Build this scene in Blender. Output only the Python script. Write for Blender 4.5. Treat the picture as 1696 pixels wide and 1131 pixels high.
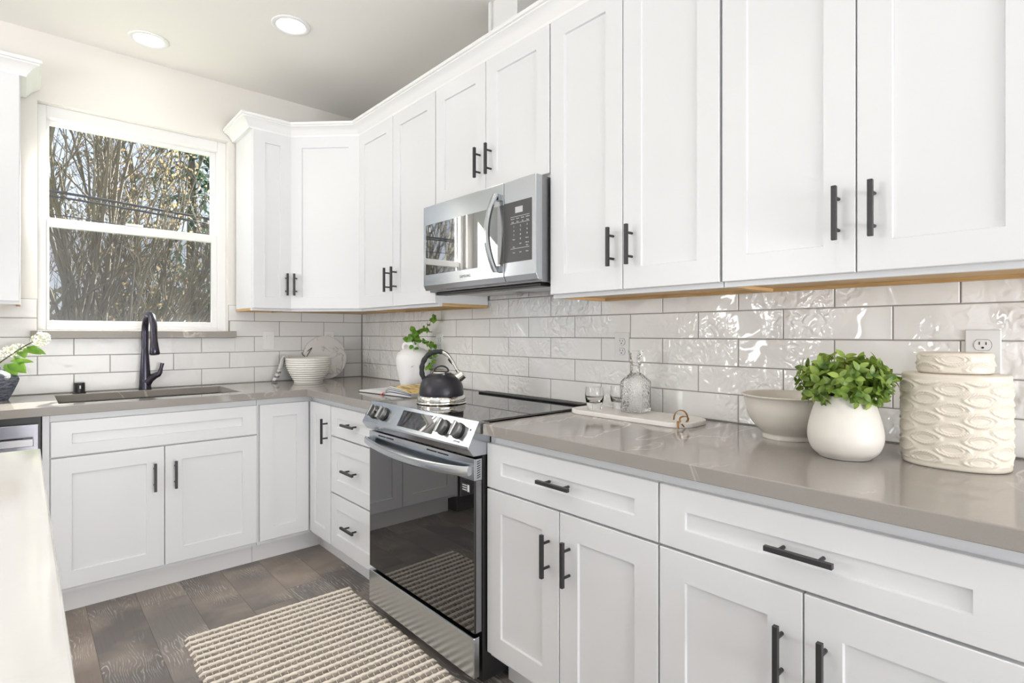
import bpy, bmesh, math, random
from mathutils import Vector, Matrix

for o in list(bpy.data.objects):
    bpy.data.objects.remove(o)
S = bpy.context.scene
COL = S.collection
PI = math.pi

# ------------------------------------------------------------------ camera, world, sun, daylight, fill lights, exposure
cam = bpy.data.cameras.new('camera')
cam.sensor_width = 36
cam.lens = 902.2 / 1696 * 36
cam.shift_y = -13.07 / 1696
cam.clip_start = 0.02
cam_o = bpy.data.objects.new('camera', cam)
cam_o.location = (-1.8067, -3.6201, 1.2194)
cam_o.rotation_euler = (PI / 2, 0, -0.7318)
COL.objects.link(cam_o)
S.camera = cam_o

world = bpy.data.worlds.new('sky')
S.world = world
world.use_nodes = True
wn = world.node_tree.nodes
wl = world.node_tree.links
wn.clear()
w_out = wn.new('ShaderNodeOutputWorld')
w_bg = wn.new('ShaderNodeBackground')
w_tc = wn.new('ShaderNodeTexCoord')
w_sep = wn.new('ShaderNodeSeparateXYZ')
w_ramp = wn.new('ShaderNodeValToRGB')
w_ramp.color_ramp.elements[0].position = 0.0
w_ramp.color_ramp.elements[0].color = (0.86, 0.92, 1.0, 1)
w_ramp.color_ramp.elements[1].position = 0.9
w_ramp.color_ramp.elements[1].color = (0.42, 0.60, 0.95, 1)
wl.new(w_tc.outputs['Generated'], w_sep.inputs[0])
wl.new(w_sep.outputs['Z'], w_ramp.inputs[0])
wl.new(w_ramp.outputs[0], w_bg.inputs[0])
w_bg.inputs[1].default_value = 1.25
wl.new(w_bg.outputs[0], w_out.inputs[0])

sun = bpy.data.lights.new('sun', 'SUN')
sun.energy = 48.0
sun.angle = 0.009
sun.color = (1.0, 0.95, 0.87)
sun_o = bpy.data.objects.new('sun', sun)
sun_o.rotation_euler = Vector((1.08, 1.10, 1.0)).to_track_quat('Z', 'Y').to_euler()
sun_o.location = (10, 10, 10)
COL.objects.link(sun_o)


def area(name, loc, direction, sx, sy, power, color=(1, 1, 1)):
    l = bpy.data.lights.new(name, 'AREA')
    l.shape = 'RECTANGLE'
    l.size, l.size_y = sx, sy
    l.energy = power
    l.color = color
    o = bpy.data.objects.new(name, l)
    o.location = loc
    o.rotation_euler = Vector(direction).to_track_quat('-Z', 'Y').to_euler()
    COL.objects.link(o)
    return o


# daylight from the side window, plus unseen fill lights added behind and overhead
area('rear_fill', (-3.25, -6.70, 1.1), (0, 1, 0.9), 2.9, 2.0, 22, (1.0, 0.99, 0.98))  # added fill at the invented rear opening, tilted up to brighten the ceiling
area('aisle_rear_fill', (-1.10, -6.70, 0.82), (0, 1, 0.05), 1.6, 0.60, 92, (1.0, 0.99, 0.98))  # added low fill that brightens the base cabinet fronts along the aisle
area('side_daylight', (-4.92, -0.95, 1.6), (1, 0, 0.5), 0.9, 1.1, 34, (0.98, 0.99, 1.0))
area('ceiling_bounce_fill', (-2.7, -2.2, 1.75), (0, 0, 1), 0.8, 0.8, 29, (1.0, 0.985, 0.965))  # added unseen lamp, bounced off the ceiling for even light

for k, (x, y) in enumerate(((-1.25, -2.05), (-1.25, -3.30))):  # two added spots without fixtures, brightening the floor and base cabinets
    dl = bpy.data.lights.new('aisle_fill_spot', 'SPOT')
    dl.energy = 17; dl.spot_size = math.radians(120); dl.spot_blend = 0.9; dl.shadow_soft_size = 0.08; dl.color = (1.0, 0.97, 0.92)
    dlo = bpy.data.objects.new('aisle_fill_spot', dl)
    dlo.location = (x, y, 2.72)
    COL.objects.link(dlo)

vs = S.view_settings
vs.view_transform = 'Standard'
vs.look = 'None'
vs.exposure = 0.04
vs.gamma = 1.0
vs.use_curve_mapping = False
S.cycles.max_bounces = 12
S.cycles.transparent_max_bounces = 16
S.cycles.use_denoising = True
S.cycles.sample_clamp_indirect = 8.0


# ------------------------------------------------------------------ materials
def mat(name, color=(0.8, 0.8, 0.8), rough=0.5, metal=0.0, spec=0.5, coat=0.0, **kw):
    m = bpy.data.materials.new(name)
    m.use_nodes = True
    b = m.node_tree.nodes['Principled BSDF']
    b.inputs['Base Color'].default_value = (*color, 1)
    b.inputs['Roughness'].default_value = rough
    b.inputs['Metallic'].default_value = metal
    b.inputs['Specular IOR Level'].default_value = spec
    b.inputs['Coat Weight'].default_value = coat
    for k, v in kw.items():
        b.inputs[k.replace('_', ' ')].default_value = v
    return m


class NT:
    """short-hand for wiring a material's nodes"""
    def __init__(self, m):
        self.m = m
        self.n = m.node_tree.nodes
        self.l = m.node_tree.links
        self.b = self.n['Principled BSDF']

    def new(self, t, **kw):
        n = self.n.new(t)
        for k, v in kw.items():
            setattr(n, k, v)
        return n

    def link(self, a, b):
        self.l.new(a, b)

    def coord(self, scale=(1, 1, 1), kind='Object', rot=(0, 0, 0)):
        tc = self.new('ShaderNodeTexCoord')
        mp = self.new('ShaderNodeMapping')
        mp.inputs['Scale'].default_value = scale
        mp.inputs['Rotation'].default_value = rot
        self.link(tc.outputs[kind], mp.inputs[0])
        return mp.outputs[0]

    def noise(self, vec, scale, detail=4, rough=0.5, dist=0.0):
        n = self.new('ShaderNodeTexNoise')
        n.inputs['Scale'].default_value = scale
        n.inputs['Detail'].default_value = detail
        n.inputs['Roughness'].default_value = rough
        n.inputs['Distortion'].default_value = dist
        self.link(vec, n.inputs['Vector'])
        return n.outputs[0]

    def math(self, op, a, b=None, c=None, clamp=False):
        n = self.new('ShaderNodeMath', operation=op)
        n.use_clamp = clamp
        for i, v in enumerate((a, b, c)):
            if v is None:
                continue
            if isinstance(v, (int, float)):
                n.inputs[i].default_value = v
            else:
                self.link(v, n.inputs[i])
        return n.outputs[0]

    def ramp(self, fac, stops):
        n = self.new('ShaderNodeValToRGB')
        e = n.color_ramp.elements
        while len(e) < len(stops):
            e.new(0.5)
        for el, (p, c) in zip(e, stops):
            el.position = p
            el.color = (*c, 1) if len(c) == 3 else c
        self.link(fac, n.inputs[0])
        return n.outputs[0]

    def mix(self, fac, a, b, mode='MIX'):
        n = self.new('ShaderNodeMix', data_type='RGBA', blend_type=mode)
        if isinstance(fac, (int, float)):
            n.inputs[0].default_value = fac
        else:
            self.link(fac, n.inputs[0])
        for i, v in ((6, a), (7, b)):
            if isinstance(v, tuple):
                n.inputs[i].default_value = (*v, 1)
            else:
                self.link(v, n.inputs[i])
        return n.outputs[2]

    def bump(self, h, strength=0.3, dist=0.01):
        n = self.new('ShaderNodeBump')
        n.inputs['Strength'].default_value = strength
        n.inputs['Distance'].default_value = dist
        self.link(h, n.inputs['Height'])
        self.link(n.outputs[0], self.b.inputs['Normal'])

    def color(self, c):
        self.link(c, self.b.inputs['Base Color'])

    def rough(self, r):
        self.link(r, self.b.inputs['Roughness'])


M = {}
M['cab'] = mat('white cabinet lacquer', (0.745, 0.755, 0.772), 0.30)
M['trimw'] = mat('white moulding paint', (0.85, 0.85, 0.85), 0.35)
M['vinyl'] = mat('white window vinyl', (0.86, 0.86, 0.86), 0.3)
M['plate'] = mat('white plastic', (0.82, 0.82, 0.82), 0.3)
M['slot'] = mat('dark slot', (0.02, 0.02, 0.02), 0.6)
M['blackm'] = mat('matte black metal', (0.042, 0.042, 0.044), 0.42, 0.3)
M['toe'] = mat('toe kick white', (0.80, 0.80, 0.80), 0.45)

m = M['wall'] = mat('warm white wall paint', (0.80, 0.775, 0.735), 0.85)
t = NT(m); t.bump(t.noise(t.coord(), 240, 2), 0.06, 0.002)
m = M['ceil'] = mat('warm white ceiling paint', (0.86, 0.84, 0.80), 0.9)
t = NT(m); t.bump(t.noise(t.coord(), 180, 2), 0.08, 0.002)

m = M['ply'] = mat('maple plywood', (0.55, 0.36, 0.17), 0.5)
t = NT(m); v = t.coord((3, 3, 40)); t.color(t.ramp(t.noise(v, 3, 4), [(0.3, (0.50, 0.30, 0.12)), (0.7, (0.66, 0.45, 0.22))]))

m = M['tile'] = mat('glazed white wavy tile', (0.78, 0.77, 0.755), 0.035, spec=0.6)
t = NT(m); v = t.coord()
big = t.noise(v, 8, 0.5, 0.5, 0.7); fine = t.noise(v, 30, 0.6, 0.5, 1.2)
patch = t.math('SMOOTHSTEP' if False else 'MULTIPLY', t.ramp(t.noise(v, 3.3, 1), [(0.42, (0, 0, 0)), (0.62, (1, 1, 1))]), 1.0)
h = t.math('ADD', t.math('MULTIPLY', big, 0.75), t.math('MULTIPLY', t.math('MULTIPLY', fine, patch), 0.42))
t.bump(h, 0.85, 0.02)
t.color(t.mix(t.noise(v, 2.4, 2), (0.91, 0.905, 0.90), (0.875, 0.868, 0.85)))
m = M['tile_b'] = mat('glazed white tile, smoother batch', (0.78, 0.77, 0.755), 0.26, spec=0.35)  # lower relief; colour also darkened to offset sheen from the rear fill
t = NT(m); v = t.coord(); t.bump(t.noise(v, 9, 2, 0.5, 0.5), 0.22, 0.02)
t.color(t.mix(t.noise(v, 2.4, 2), (0.79, 0.787, 0.785), (0.755, 0.75, 0.745)))
m = M['grout'] = mat('grey grout', (0.30, 0.285, 0.27), 0.9)


def quartz(name, base, base2, vein, vein_amt, rough, seed, size=1.0):
    m = mat(name, base, rough)
    t = NT(m)
    v = t.coord()
    ad = t.new('ShaderNodeVectorMath', operation='ADD')
    t.link(v, ad.inputs[0]); ad.inputs[1].default_value = (seed, seed * 0.7, seed * 1.3)
    v = ad.outputs[0]
    mp = t.new('ShaderNodeMapping'); mp.inputs['Rotation'].default_value = (0.2, 0.3, 0.75); mp.inputs['Scale'].default_value = (1.0, 2.1, 1.0)
    t.link(v, mp.inputs[0])
    n1 = t.noise(mp.outputs[0], 1.55 * size, 7, 0.56, 0.9)
    d = t.math('ABSOLUTE', t.math('SUBTRACT', n1, 0.5))
    line = t.ramp(d, [(0.0, (1, 1, 1)), (0.0045 * size ** 0.6, (0.55, 0.55, 0.55)), (0.012 * size ** 0.6, (0, 0, 0))])
    keep = t.ramp(t.noise(v, 2.3 * size, 2), [(0.46, (0, 0, 0)), (0.60, (1, 1, 1))])
    fac = t.math('MULTIPLY', t.math('MULTIPLY', line, keep), vein_amt)
    ground = t.mix(t.noise(v, 5, 6, 0.6), base, base2)
    sp = t.noise(v, 420, 2)
    ground = t.mix(t.math('MULTIPLY', sp, 0.12), ground, (0.6, 0.58, 0.56))
    t.color(t.mix(fac, ground, vein))
    return m


M['counter'] = quartz('grey veined quartz', (0.288, 0.265, 0.243), (0.315, 0.291, 0.268), (0.66, 0.62, 0.57), 0.75, 0.09, 3.1)
M['island'] = quartz('white quartz', (0.66, 0.655, 0.645), (0.72, 0.712, 0.70), (0.62, 0.61, 0.60), 0.25, 0.08, 8.4)
M['sill'] = quartz('honed grey quartz', (0.285, 0.258, 0.235), (0.31, 0.283, 0.258), (0.66, 0.62, 0.57), 0.75, 0.42, 3.1)
M['marble'] = quartz('white marble', (0.86, 0.845, 0.835), (0.76, 0.735, 0.72), (0.42, 0.39, 0.38), 0.9, 0.35, 5.2, 4.0)
M['marble2'] = quartz('pale board marble', (0.80, 0.78, 0.74), (0.84, 0.82, 0.79), (0.62, 0.59, 0.55), 0.45, 0.3, 1.7, 3.0)

# plank floor: planks 0.181 wide running along y
m = M['floor'] = mat('grey oak plank floor', (0.2, 0.18, 0.16), 0.42)
t = NT(m)
tc = t.new('ShaderNodeTexCoord'); sp = t.new('ShaderNodeSeparateXYZ'); t.link(tc.outputs['Object'], sp.inputs[0])
PW = 0.1815
px = t.math('DIVIDE', t.math('ADD', sp.outputs[0], 1.415), PW)
row = t.math('FLOOR', px)
fx = t.math('SUBTRACT', px, row)
wn1 = t.new('ShaderNodeTexWhiteNoise', noise_dimensions='1D'); t.link(row, wn1.inputs['W'])
py = t.math('DIVIDE', t.math('ADD', sp.outputs[1], t.math('MULTIPLY', wn1.outputs[0], 1.22)), 1.22)
colid = t.math('FLOOR', py)
fy = t.math('SUBTRACT', py, colid)
cmb = t.new('ShaderNodeCombineXYZ'); t.link(row, cmb.inputs[0]); t.link(colid, cmb.inputs[1])
wn2 = t.new('ShaderNodeTexWhiteNoise', noise_dimensions='3D'); t.link(cmb.outputs[0], wn2.inputs['Vector'])
off = t.new('ShaderNodeVectorMath', operation='MULTIPLY_ADD')
t.link(wn2.outputs[1], off.inputs[0]); off.inputs[1].default_value = (7, 7, 7); t.link(tc.outputs['Object'], off.inputs[2])
mp = t.new('ShaderNodeMapping'); mp.inputs['Scale'].default_value = (1.0, 0.20, 1.0); t.link(off.outputs[0], mp.inputs[0])
warp = t.noise(mp.outputs[0], 7.5, 2.5, 0.5, 0.5)
sepo = t.new('ShaderNodeSeparateXYZ'); t.link(off.outputs[0], sepo.inputs[0])
g_ = t.math('ADD', sepo.outputs[0], t.math('MULTIPLY', warp, 0.20))
rings = t.math('SINE', t.math('MULTIPLY', g_, 2 * PI / 0.0105))
rings = t.ramp(t.math('MULTIPLY_ADD', rings, 0.5, 0.5), [(0.62, (0, 0, 0)), (0.98, (1, 1, 1))])
mp3 = t.new('ShaderNodeMapping'); mp3.inputs['Scale'].default_value = (120, 14, 1); t.link(off.outputs[0], mp3.inputs[0])
brk = t.ramp(t.noise(mp3.outputs[0], 1.5, 3, 0.6), [(0.40, (0, 0, 0)), (0.62, (1, 1, 1))])
rings = t.math('MULTIPLY', rings, brk)
mp2 = t.new('ShaderNodeMapping'); mp2.inputs['Scale'].default_value = (60, 2.2, 1); t.link(off.outputs[0], mp2.inputs[0])
streak = t.noise(mp2.outputs[0], 2.0, 5, 0.6)
blot = t.noise(off.outputs[0], 3.2, 3, 0.5, 0.4)
tone = t.ramp(wn2.outputs[0], [(0.0, (0.17, 0.15, 0.142)), (0.3, (0.25, 0.226, 0.212)), (0.5, (0.30, 0.225, 0.175)), (0.7, (0.40, 0.36, 0.33)), (1.0, (0.60, 0.48, 0.39))])
c = t.mix(t.math('MULTIPLY', streak, 0.75), tone, (0.135, 0.12, 0.112))
c = t.mix(t.math('MULTIPLY', t.ramp(blot, [(0.45, (0, 0, 0)), (0.75, (1, 1, 1))]), 0.7), c, (0.44, 0.365, 0.30))
mask = t.ramp(t.noise(off.outputs[0], 4.0, 2), [(0.47, (0, 0, 0)), (0.66, (1, 1, 1))])
c = t.mix(t.math('MULTIPLY', t.math('MULTIPLY', rings, mask), 0.85), c, (0.66, 0.64, 0.61))
e1 = t.math('LESS_THAN', t.math('MINIMUM', fx, t.math('SUBTRACT', 1.0, fx)), 0.0075)
e2 = t.math('LESS_THAN', t.math('MINIMUM', fy, t.math('SUBTRACT', 1.0, fy)), 0.0012)
seam = t.math('MAXIMUM', e1, e2)
t.color(t.mix(t.math('MULTIPLY', seam, 0.5), c, (0.035, 0.03, 0.028)))
t.bump(t.math('SUBTRACT', streak, seam), 0.10, 0.004)

# metals
def steel(name, color, rough, stretch=(1, 1, 60)):
    m = mat(name, color, rough, 1.0)
    t = NT(m)
    n = t.noise(t.coord(stretch), 8, 3)
    t.rough(t.math('MULTIPLY_ADD', n, 0.12, rough - 0.06))
    return m


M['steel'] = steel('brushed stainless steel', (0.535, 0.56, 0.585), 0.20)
M['steel_d'] = steel('dark grey stainless', (0.30, 0.30, 0.31), 0.32)  # dark grey metal for the microwave casing, edges and dishwasher handle
M['dwsteel'] = steel('dishwasher steel', (0.42, 0.42, 0.47), 0.14)
M['knob'] = steel('knob steel', (0.30, 0.30, 0.30), 0.32)
M['chrome'] = mat('polished chrome', (0.80, 0.78, 0.74), 0.06, 1.0)
M['bronze'] = mat('dark faucet finish', (0.060, 0.058, 0.075), 0.24, 0.85)
M['sinkst'] = steel('sink steel', (0.60, 0.59, 0.58), 0.22, (30, 1, 1))
M['blackgl'] = mat('black glass', (0.006, 0.006, 0.007), 0.015, spec=1.0, IOR=1.85)
M['ovengl'] = mat('oven door glass', (0.012, 0.012, 0.012), 0.015, spec=1.0, IOR=1.62)
M['mwgl'] = mat('microwave mirror glass', (0.02, 0.02, 0.02), 0.02, spec=1.0, IOR=2.6)
M['panelgl'] = mat('control panel glass', (0.075, 0.075, 0.076), 0.22, spec=0.4)
M['lcd'] = mat('pale display window', (0.55, 0.56, 0.58), 0.2)
M['print'] = mat('pale printing', (0.75, 0.75, 0.75), 0.5)
M['greyprint'] = mat('grey printing', (0.28, 0.28, 0.28), 0.5)
M['blackpl'] = mat('black plastic', (0.012, 0.012, 0.012), 0.35)
M['bodyblk'] = mat('black enamel', (0.010, 0.010, 0.010), 0.4)
M['filter'] = steel('grease filter mesh', (0.5, 0.5, 0.5), 0.35)
M['lampglow'] = mat('lit lamp diffuser', (1, 1, 1), 0.5)
b = M['lampglow'].node_tree.nodes['Principled BSDF']
b.inputs['Emission Color'].default_value = (1.0, 0.95, 0.86, 1); b.inputs['Emission Strength'].default_value = 9.0

# crockery
M['cream'] = mat('cream ceramic', (0.70, 0.665, 0.60), 0.16)
M['ivory'] = mat('ivory ribbed ceramic', (0.80, 0.785, 0.745), 0.35)
M['chalk'] = mat('chalk white ceramic', (0.90, 0.90, 0.91), 0.6)
M['vasew'] = mat('satin white ceramic', (0.72, 0.69, 0.645), 0.42)
m = M['canister'] = mat('embossed cream ceramic', (0.70, 0.645, 0.56), 0.38)
m = M['bluevase'] = mat('charcoal blue stoneware', (0.08, 0.095, 0.125), 0.6)
t = NT(m); v = t.coord((1, 1, 5), rot=(0.5, 0.3, 0)); n = t.noise(v, 34, 3, 0.6)
t.color(t.ramp(n, [(0.38, (0.055, 0.065, 0.09)), (0.62, (0.20, 0.225, 0.27))])); t.bump(n, 0.5, 0.01)
M['kettle'] = mat('matte charcoal enamel', (0.030, 0.029, 0.036), 0.36, 0.35)
M['rubber'] = mat('black rubber grip', (0.016, 0.016, 0.019), 0.55)

M['strap'] = mat('tan leather strap', (0.30, 0.15, 0.045), 0.6)
M['cord'] = mat('dark leather cord', (0.05, 0.028, 0.02), 0.7)
m = M['towel'] = mat('striped linen towel', (0.75, 0.74, 0.72), 0.9)
t = NT(m); tc = t.new('ShaderNodeTexCoord'); sp = t.new('ShaderNodeSeparateXYZ'); t.link(tc.outputs['Object'], sp.inputs[0])
st = t.math('SINE', t.math('MULTIPLY', sp.outputs[2], 230.0))
low = t.math('LESS_THAN', sp.outputs[2], 0.085)
st2 = t.math('MULTIPLY', t.math('GREATER_THAN', st, 0.25), low)
st3 = t.math('GREATER_THAN', t.math('SINE', t.math('MULTIPLY', sp.outputs[1], 420.0)), 0.72)
t.color(t.mix(t.math('MULTIPLY', t.math('MAXIMUM', st2, t.math('MULTIPLY', st3, 0.5)), 0.85), (0.77, 0.76, 0.74), (0.13, 0.135, 0.16)))

m = M['page'] = mat('printed book pages', (0.78, 0.77, 0.75), 0.6)
t = NT(m); v = t.coord((1, 1, 240)); t.color(t.mix(t.noise(v, 3, 1), (0.80, 0.79, 0.77), (0.56, 0.56, 0.58)))
m = M['photo'] = mat('food picture page', (0.6, 0.4, 0.1), 0.3)
t = NT(m); v = t.coord()
t.color(t.ramp(t.noise(v, 26, 3), [(0.36, (0.10, 0.05, 0.02)), (0.47, (0.62, 0.36, 0.05)), (0.57, (0.80, 0.62, 0.20)), (0.68, (0.75, 0.72, 0.66))]))
m = M['pagedark'] = mat('dark printed page edge', (0.10, 0.12, 0.17), 0.5)
M['cover'] = mat('black book cover', (0.03, 0.03, 0.035), 0.5)
M['red'] = mat('red ribbon', (0.55, 0.03, 0.02), 0.5)

m = M['rugc'] = mat('cream wool braid', (0.66, 0.60, 0.52), 0.95)
t = NT(m); n = t.noise(t.coord(), 160, 3); t.color(t.mix(n, (0.86, 0.79, 0.70), (0.76, 0.69, 0.60))); t.bump(n, 0.35, 0.004)
m = M['rugd'] = mat('taupe wool braid', (0.17, 0.14, 0.12), 0.95)
t = NT(m); v = t.coord(); n = t.noise(v, 130, 3); t.color(t.mix(t.noise(v, 22, 1), (0.17, 0.145, 0.125), (0.42, 0.37, 0.325))); t.bump(n, 0.4, 0.004)


def leafmat(name, c1, c2, scale=30, rough=0.4, transl=0.25):
    m = mat(name, c1, rough)
    t = NT(m)
    t.color(t.mix(t.ramp(t.noise(t.coord(), scale, 2), [(0.35, (0, 0, 0)), (0.65, (1, 1, 1))]), c1, c2))
    t.b.inputs['Subsurface Weight'].default_value = 0.0
    tr = t.new('ShaderNodeBsdfTranslucent'); tr.inputs[0].default_value = (*[min(1, x * 1.6) for x in c2], 1)
    mx = t.new('ShaderNodeMixShader'); mx.inputs[0].default_value = transl
    out = t.n['Material Output']
    t.link(t.b.outputs[0], mx.inputs[1]); t.link(tr.outputs[0], mx.inputs[2]); t.link(mx.outputs[0], out.inputs[0])
    return m


M['herb'] = leafmat('herb leaves', (0.05, 0.115, 0.014), (0.31, 0.42, 0.08), 34, 0.45, 0.2)
M['euca'] = leafmat('round branch leaves', (0.05, 0.17, 0.02), (0.19, 0.36, 0.05), 24, 0.4, 0.25)
M['hydleaf'] = leafmat('flower stem leaves', (0.06, 0.16, 0.02), (0.20, 0.36, 0.06), 14, 0.35, 0.25)
M['petal'] = leafmat('pale green white petals', (0.55, 0.60, 0.40), (0.74, 0.77, 0.64), 60, 0.6, 0.3)
M['stem'] = mat('brown green stem', (0.10, 0.085, 0.04), 0.7)

# outdoors
m = M['bark'] = mat('grey brown bark', (0.19, 0.165, 0.12), 0.9)
t = NT(m); t.color(t.mix(t.noise(t.coord((1, 1, 0.4)), 2.2, 3), (0.085, 0.08, 0.075), (0.20, 0.175, 0.125)))
M['twig'] = mat('brown twigs', (0.16, 0.135, 0.10), 0.9)
M['bud'] = leafmat('yellow brown buds', (0.17, 0.125, 0.06), (0.30, 0.23, 0.13), 3, 0.8, 0.3)
M['ever'] = leafmat('evergreen needles', (0.02, 0.06, 0.035), (0.06, 0.12, 0.07), 4, 0.7, 0.1)
M['hedge'] = leafmat('hedge leaves', (0.12, 0.115, 0.07), (0.28, 0.26, 0.16), 3, 0.6, 0.2)
m = M['grass'] = mat('lawn', (0.08, 0.12, 0.03), 0.95)
M['wire'] = mat('power cable', (0.045, 0.045, 0.06), 0.7)


def glass_pane(name, tint, amount):
    """thin window glass: mostly straight through, a fresnel reflection on top"""
    m = bpy.data.materials.new(name); m.use_nodes = True
    n, l = m.node_tree.nodes, m.node_tree.links
    n.clear()
    out = n.new('ShaderNodeOutputMaterial'); mx = n.new('ShaderNodeMixShader')
    tr = n.new('ShaderNodeBsdfTransparent'); gl = n.new('ShaderNodeBsdfGlossy'); fr = n.new('ShaderNodeLayerWeight')
    tr.inputs[0].default_value = (*tint, 1); gl.inputs['Roughness'].default_value = 0.0
    pw = n.new('ShaderNodeMath'); pw.operation = 'POWER'; pw.inputs[1].default_value = 5.0
    l.new(fr.outputs['Facing'], pw.inputs[0])
    ml = n.new('ShaderNodeMath'); ml.operation = 'MULTIPLY_ADD'; ml.inputs[1].default_value = 0.9; ml.inputs[2].default_value = amount
    l.new(pw.outputs[0], ml.inputs[0]); l.new(ml.outputs[0], mx.inputs[0])
    l.new(tr.outputs[0], mx.inputs[1]); l.new(gl.outputs[0], mx.inputs[2]); l.new(mx.outputs[0], out.inputs[0])
    return m


M['pane'] = glass_pane('window glass', (0.98, 0.985, 0.985), 0.02)
m = M['screen'] = bpy.data.materials.new('insect screen mesh'); m.use_nodes = True
n, l = m.node_tree.nodes, m.node_tree.links
n.clear()
out = n.new('ShaderNodeOutputMaterial'); mx = n.new('ShaderNodeMixShader'); mx.inputs[0].default_value = 0.30
tr = n.new('ShaderNodeBsdfTransparent'); df = n.new('ShaderNodeBsdfDiffuse'); df.inputs[0].default_value = (0.10, 0.10, 0.105, 1)
l.new(tr.outputs[0], mx.inputs[1]); l.new(df.outputs[0], mx.inputs[2]); l.new(mx.outputs[0], out.inputs[0])
m = M['crystal'] = mat('clear pressed glass', (1, 1, 1), 0.0, Transmission_Weight=1.0, IOR=1.45)
t = NT(m)
vo = t.new('ShaderNodeTexVoronoi'); vo.inputs['Scale'].default_value = 130; t.link(t.coord(), vo.inputs['Vector'])
t.bump(vo.outputs['Distance'], 0.28, 0.004)
M['clear'] = mat('clear glass', (1, 1, 1), 0.0, Transmission_Weight=1.0, IOR=1.45)


# ------------------------------------------------------------------ mesh helpers
class MB:
    def __init__(self):
        self.bm = bmesh.new()
        self.mi = 0

    def face(self, vs):
        try:
            f = self.bm.faces.new(vs)
            f.material_index = self.mi
            return f
        except ValueError:
            return None

    def box(self, x0, x1, y0, y1, z0, z1):
        if x0 > x1: x0, x1 = x1, x0
        if y0 > y1: y0, y1 = y1, y0
        v = [self.bm.verts.new(p) for p in ((x0, y0, z0), (x1, y0, z0), (x1, y1, z0), (x0, y1, z0), (x0, y0, z1), (x1, y0, z1), (x1, y1, z1), (x0, y1, z1))]
        for q in ((0, 3, 2, 1), (4, 5, 6, 7), (0, 1, 5, 4), (1, 2, 6, 5), (2, 3, 7, 6), (3, 0, 4, 7)):
            self.face([v[i] for i in q])
        return self

    def prism(self, pts, a0, a1, axis='x'):
        """extrude a closed 2D outline along an axis; pts are the other two coordinates in xyz order"""
        def P(a, p):
            return {'x': (a, p[0], p[1]), 'y': (p[0], a, p[1]), 'z': (p[0], p[1], a)}[axis]
        A = [self.bm.verts.new(P(a0, p)) for p in pts]
        B = [self.bm.verts.new(P(a1, p)) for p in pts]
        self.face(A); self.face(B[::-1])
        n = len(pts)
        for i in range(n):
            self.face([A[i], B[i], B[(i + 1) % n], A[(i + 1) % n]])
        return self

    def tube(self, pts, r, n=8, caps=True):
        pts = [Vector(p) for p in pts]
        rs = r if isinstance(r, (list, tuple)) else [r] * len(pts)
        rings = []
        up = None
        for i, p in enumerate(pts):
            a = pts[max(0, i - 1)]; b = pts[min(len(pts) - 1, i + 1)]
            d = (b - a).normalized()
            if up is None:
                up = Vector((0, 0, 1)) if abs(d.z) < 0.9 else Vector((1, 0, 0))
            s = d.cross(up)
            if s.length < 1e-6:
                s = d.cross(Vector((0.3, 1, 0.2)))
            s.normalize()
            up = s.cross(d).normalized()
            rings.append([self.bm.verts.new(p + (s * math.cos(2 * PI * k / n) + up * math.sin(2 * PI * k / n)) * rs[i]) for k in range(n)])
        for a, b in zip(rings, rings[1:]):
            for k in range(n):
                self.face([a[k], a[(k + 1) % n], b[(k + 1) % n], b[k]])
        if caps:
            self.face(rings[0][::-1]); self.face(rings[-1])
        return self

    def lathe(self, prof, n=48, c=(0, 0, 0), sx=1.0, sy=1.0, close=False):
        rings = []
        for r, z in prof:
            if r < 1e-5:
                rings.append([self.bm.verts.new((c[0], c[1], c[2] + z))])
            else:
                rings.append([self.bm.verts.new((c[0] + r * sx * math.cos(2 * PI * k / n), c[1] + r * sy * math.sin(2 * PI * k / n), c[2] + z)) for k in range(n)])
        for a, b in zip(rings, rings[1:]):
            for k in range(n):
                k2 = (k + 1) % n
                if len(a) == 1 and len(b) == 1:
                    continue
                if len(a) == 1:
                    self.face([a[0], b[k2], b[k]])
                elif len(b) == 1:
                    self.face([a[k], a[k2], b[0]])
                else:
                    self.face([a[k], a[k2], b[k2], b[k]])
        return self

    def sweep(self, path, prof, closed=False):
        """mitred moulding: path in xy (list), outward = right-hand side of travel, prof = (out, z)"""
        P = [Vector((p[0], p[1])) for p in path]
        n = len(P)
        dirs = [(P[i + 1] - P[i]).normalized() for i in range(n - 1)]
        norm = [Vector((d.y, -d.x)) for d in dirs]
        rings = []
        for i in range(n):
            if i == 0: mv = norm[0]
            elif i == n - 1: mv = norm[-1]
            else:
                mv = (norm[i - 1] + norm[i]).normalized()
                mv = mv / mv.dot(norm[i])
            rings.append([self.bm.verts.new((P[i].x + mv.x * o, P[i].y + mv.y * o, z)) for o, z in prof])
        k = len(prof)
        for a, b in zip(rings, rings[1:]):
            for j in range(k):
                self.face([a[j], b[j], b[(j + 1) % k], a[(j + 1) % k]])
        self.face(rings[0]); self.face(rings[-1][::-1])
        return self

    def leaf(self, pos, d, up, L, W, bend=0.15, fold=0.2, seg=4):
        d = Vector(d).normalized(); up = Vector(up)
        s = d.cross(up)
        if s.length < 1e-4:
            s = d.cross(Vector((0.31, 0.7, 0.2)))
        s.normalize(); u = s.cross(d).normalized()
        pos = Vector(pos)
        prev = None
        for i in range(seg + 1):
            q = i / seg
            w = W * 0.5 * (math.sin(PI * q ** 0.85) ** 0.75 if 0 < q < 1 else 0.04)
            c = pos + d * (L * q) - u * (bend * L * q * q)
            l = self.bm.verts.new(c + s * w + u * (fold * w)); mm = self.bm.verts.new(c); r = self.bm.verts.new(c - s * w + u * (fold * w))
            if prev:
                self.face([prev[0], prev[1], mm, l]); self.face([prev[1], prev[2], r, mm])
            prev = (l, mm, r)
        return self

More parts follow.
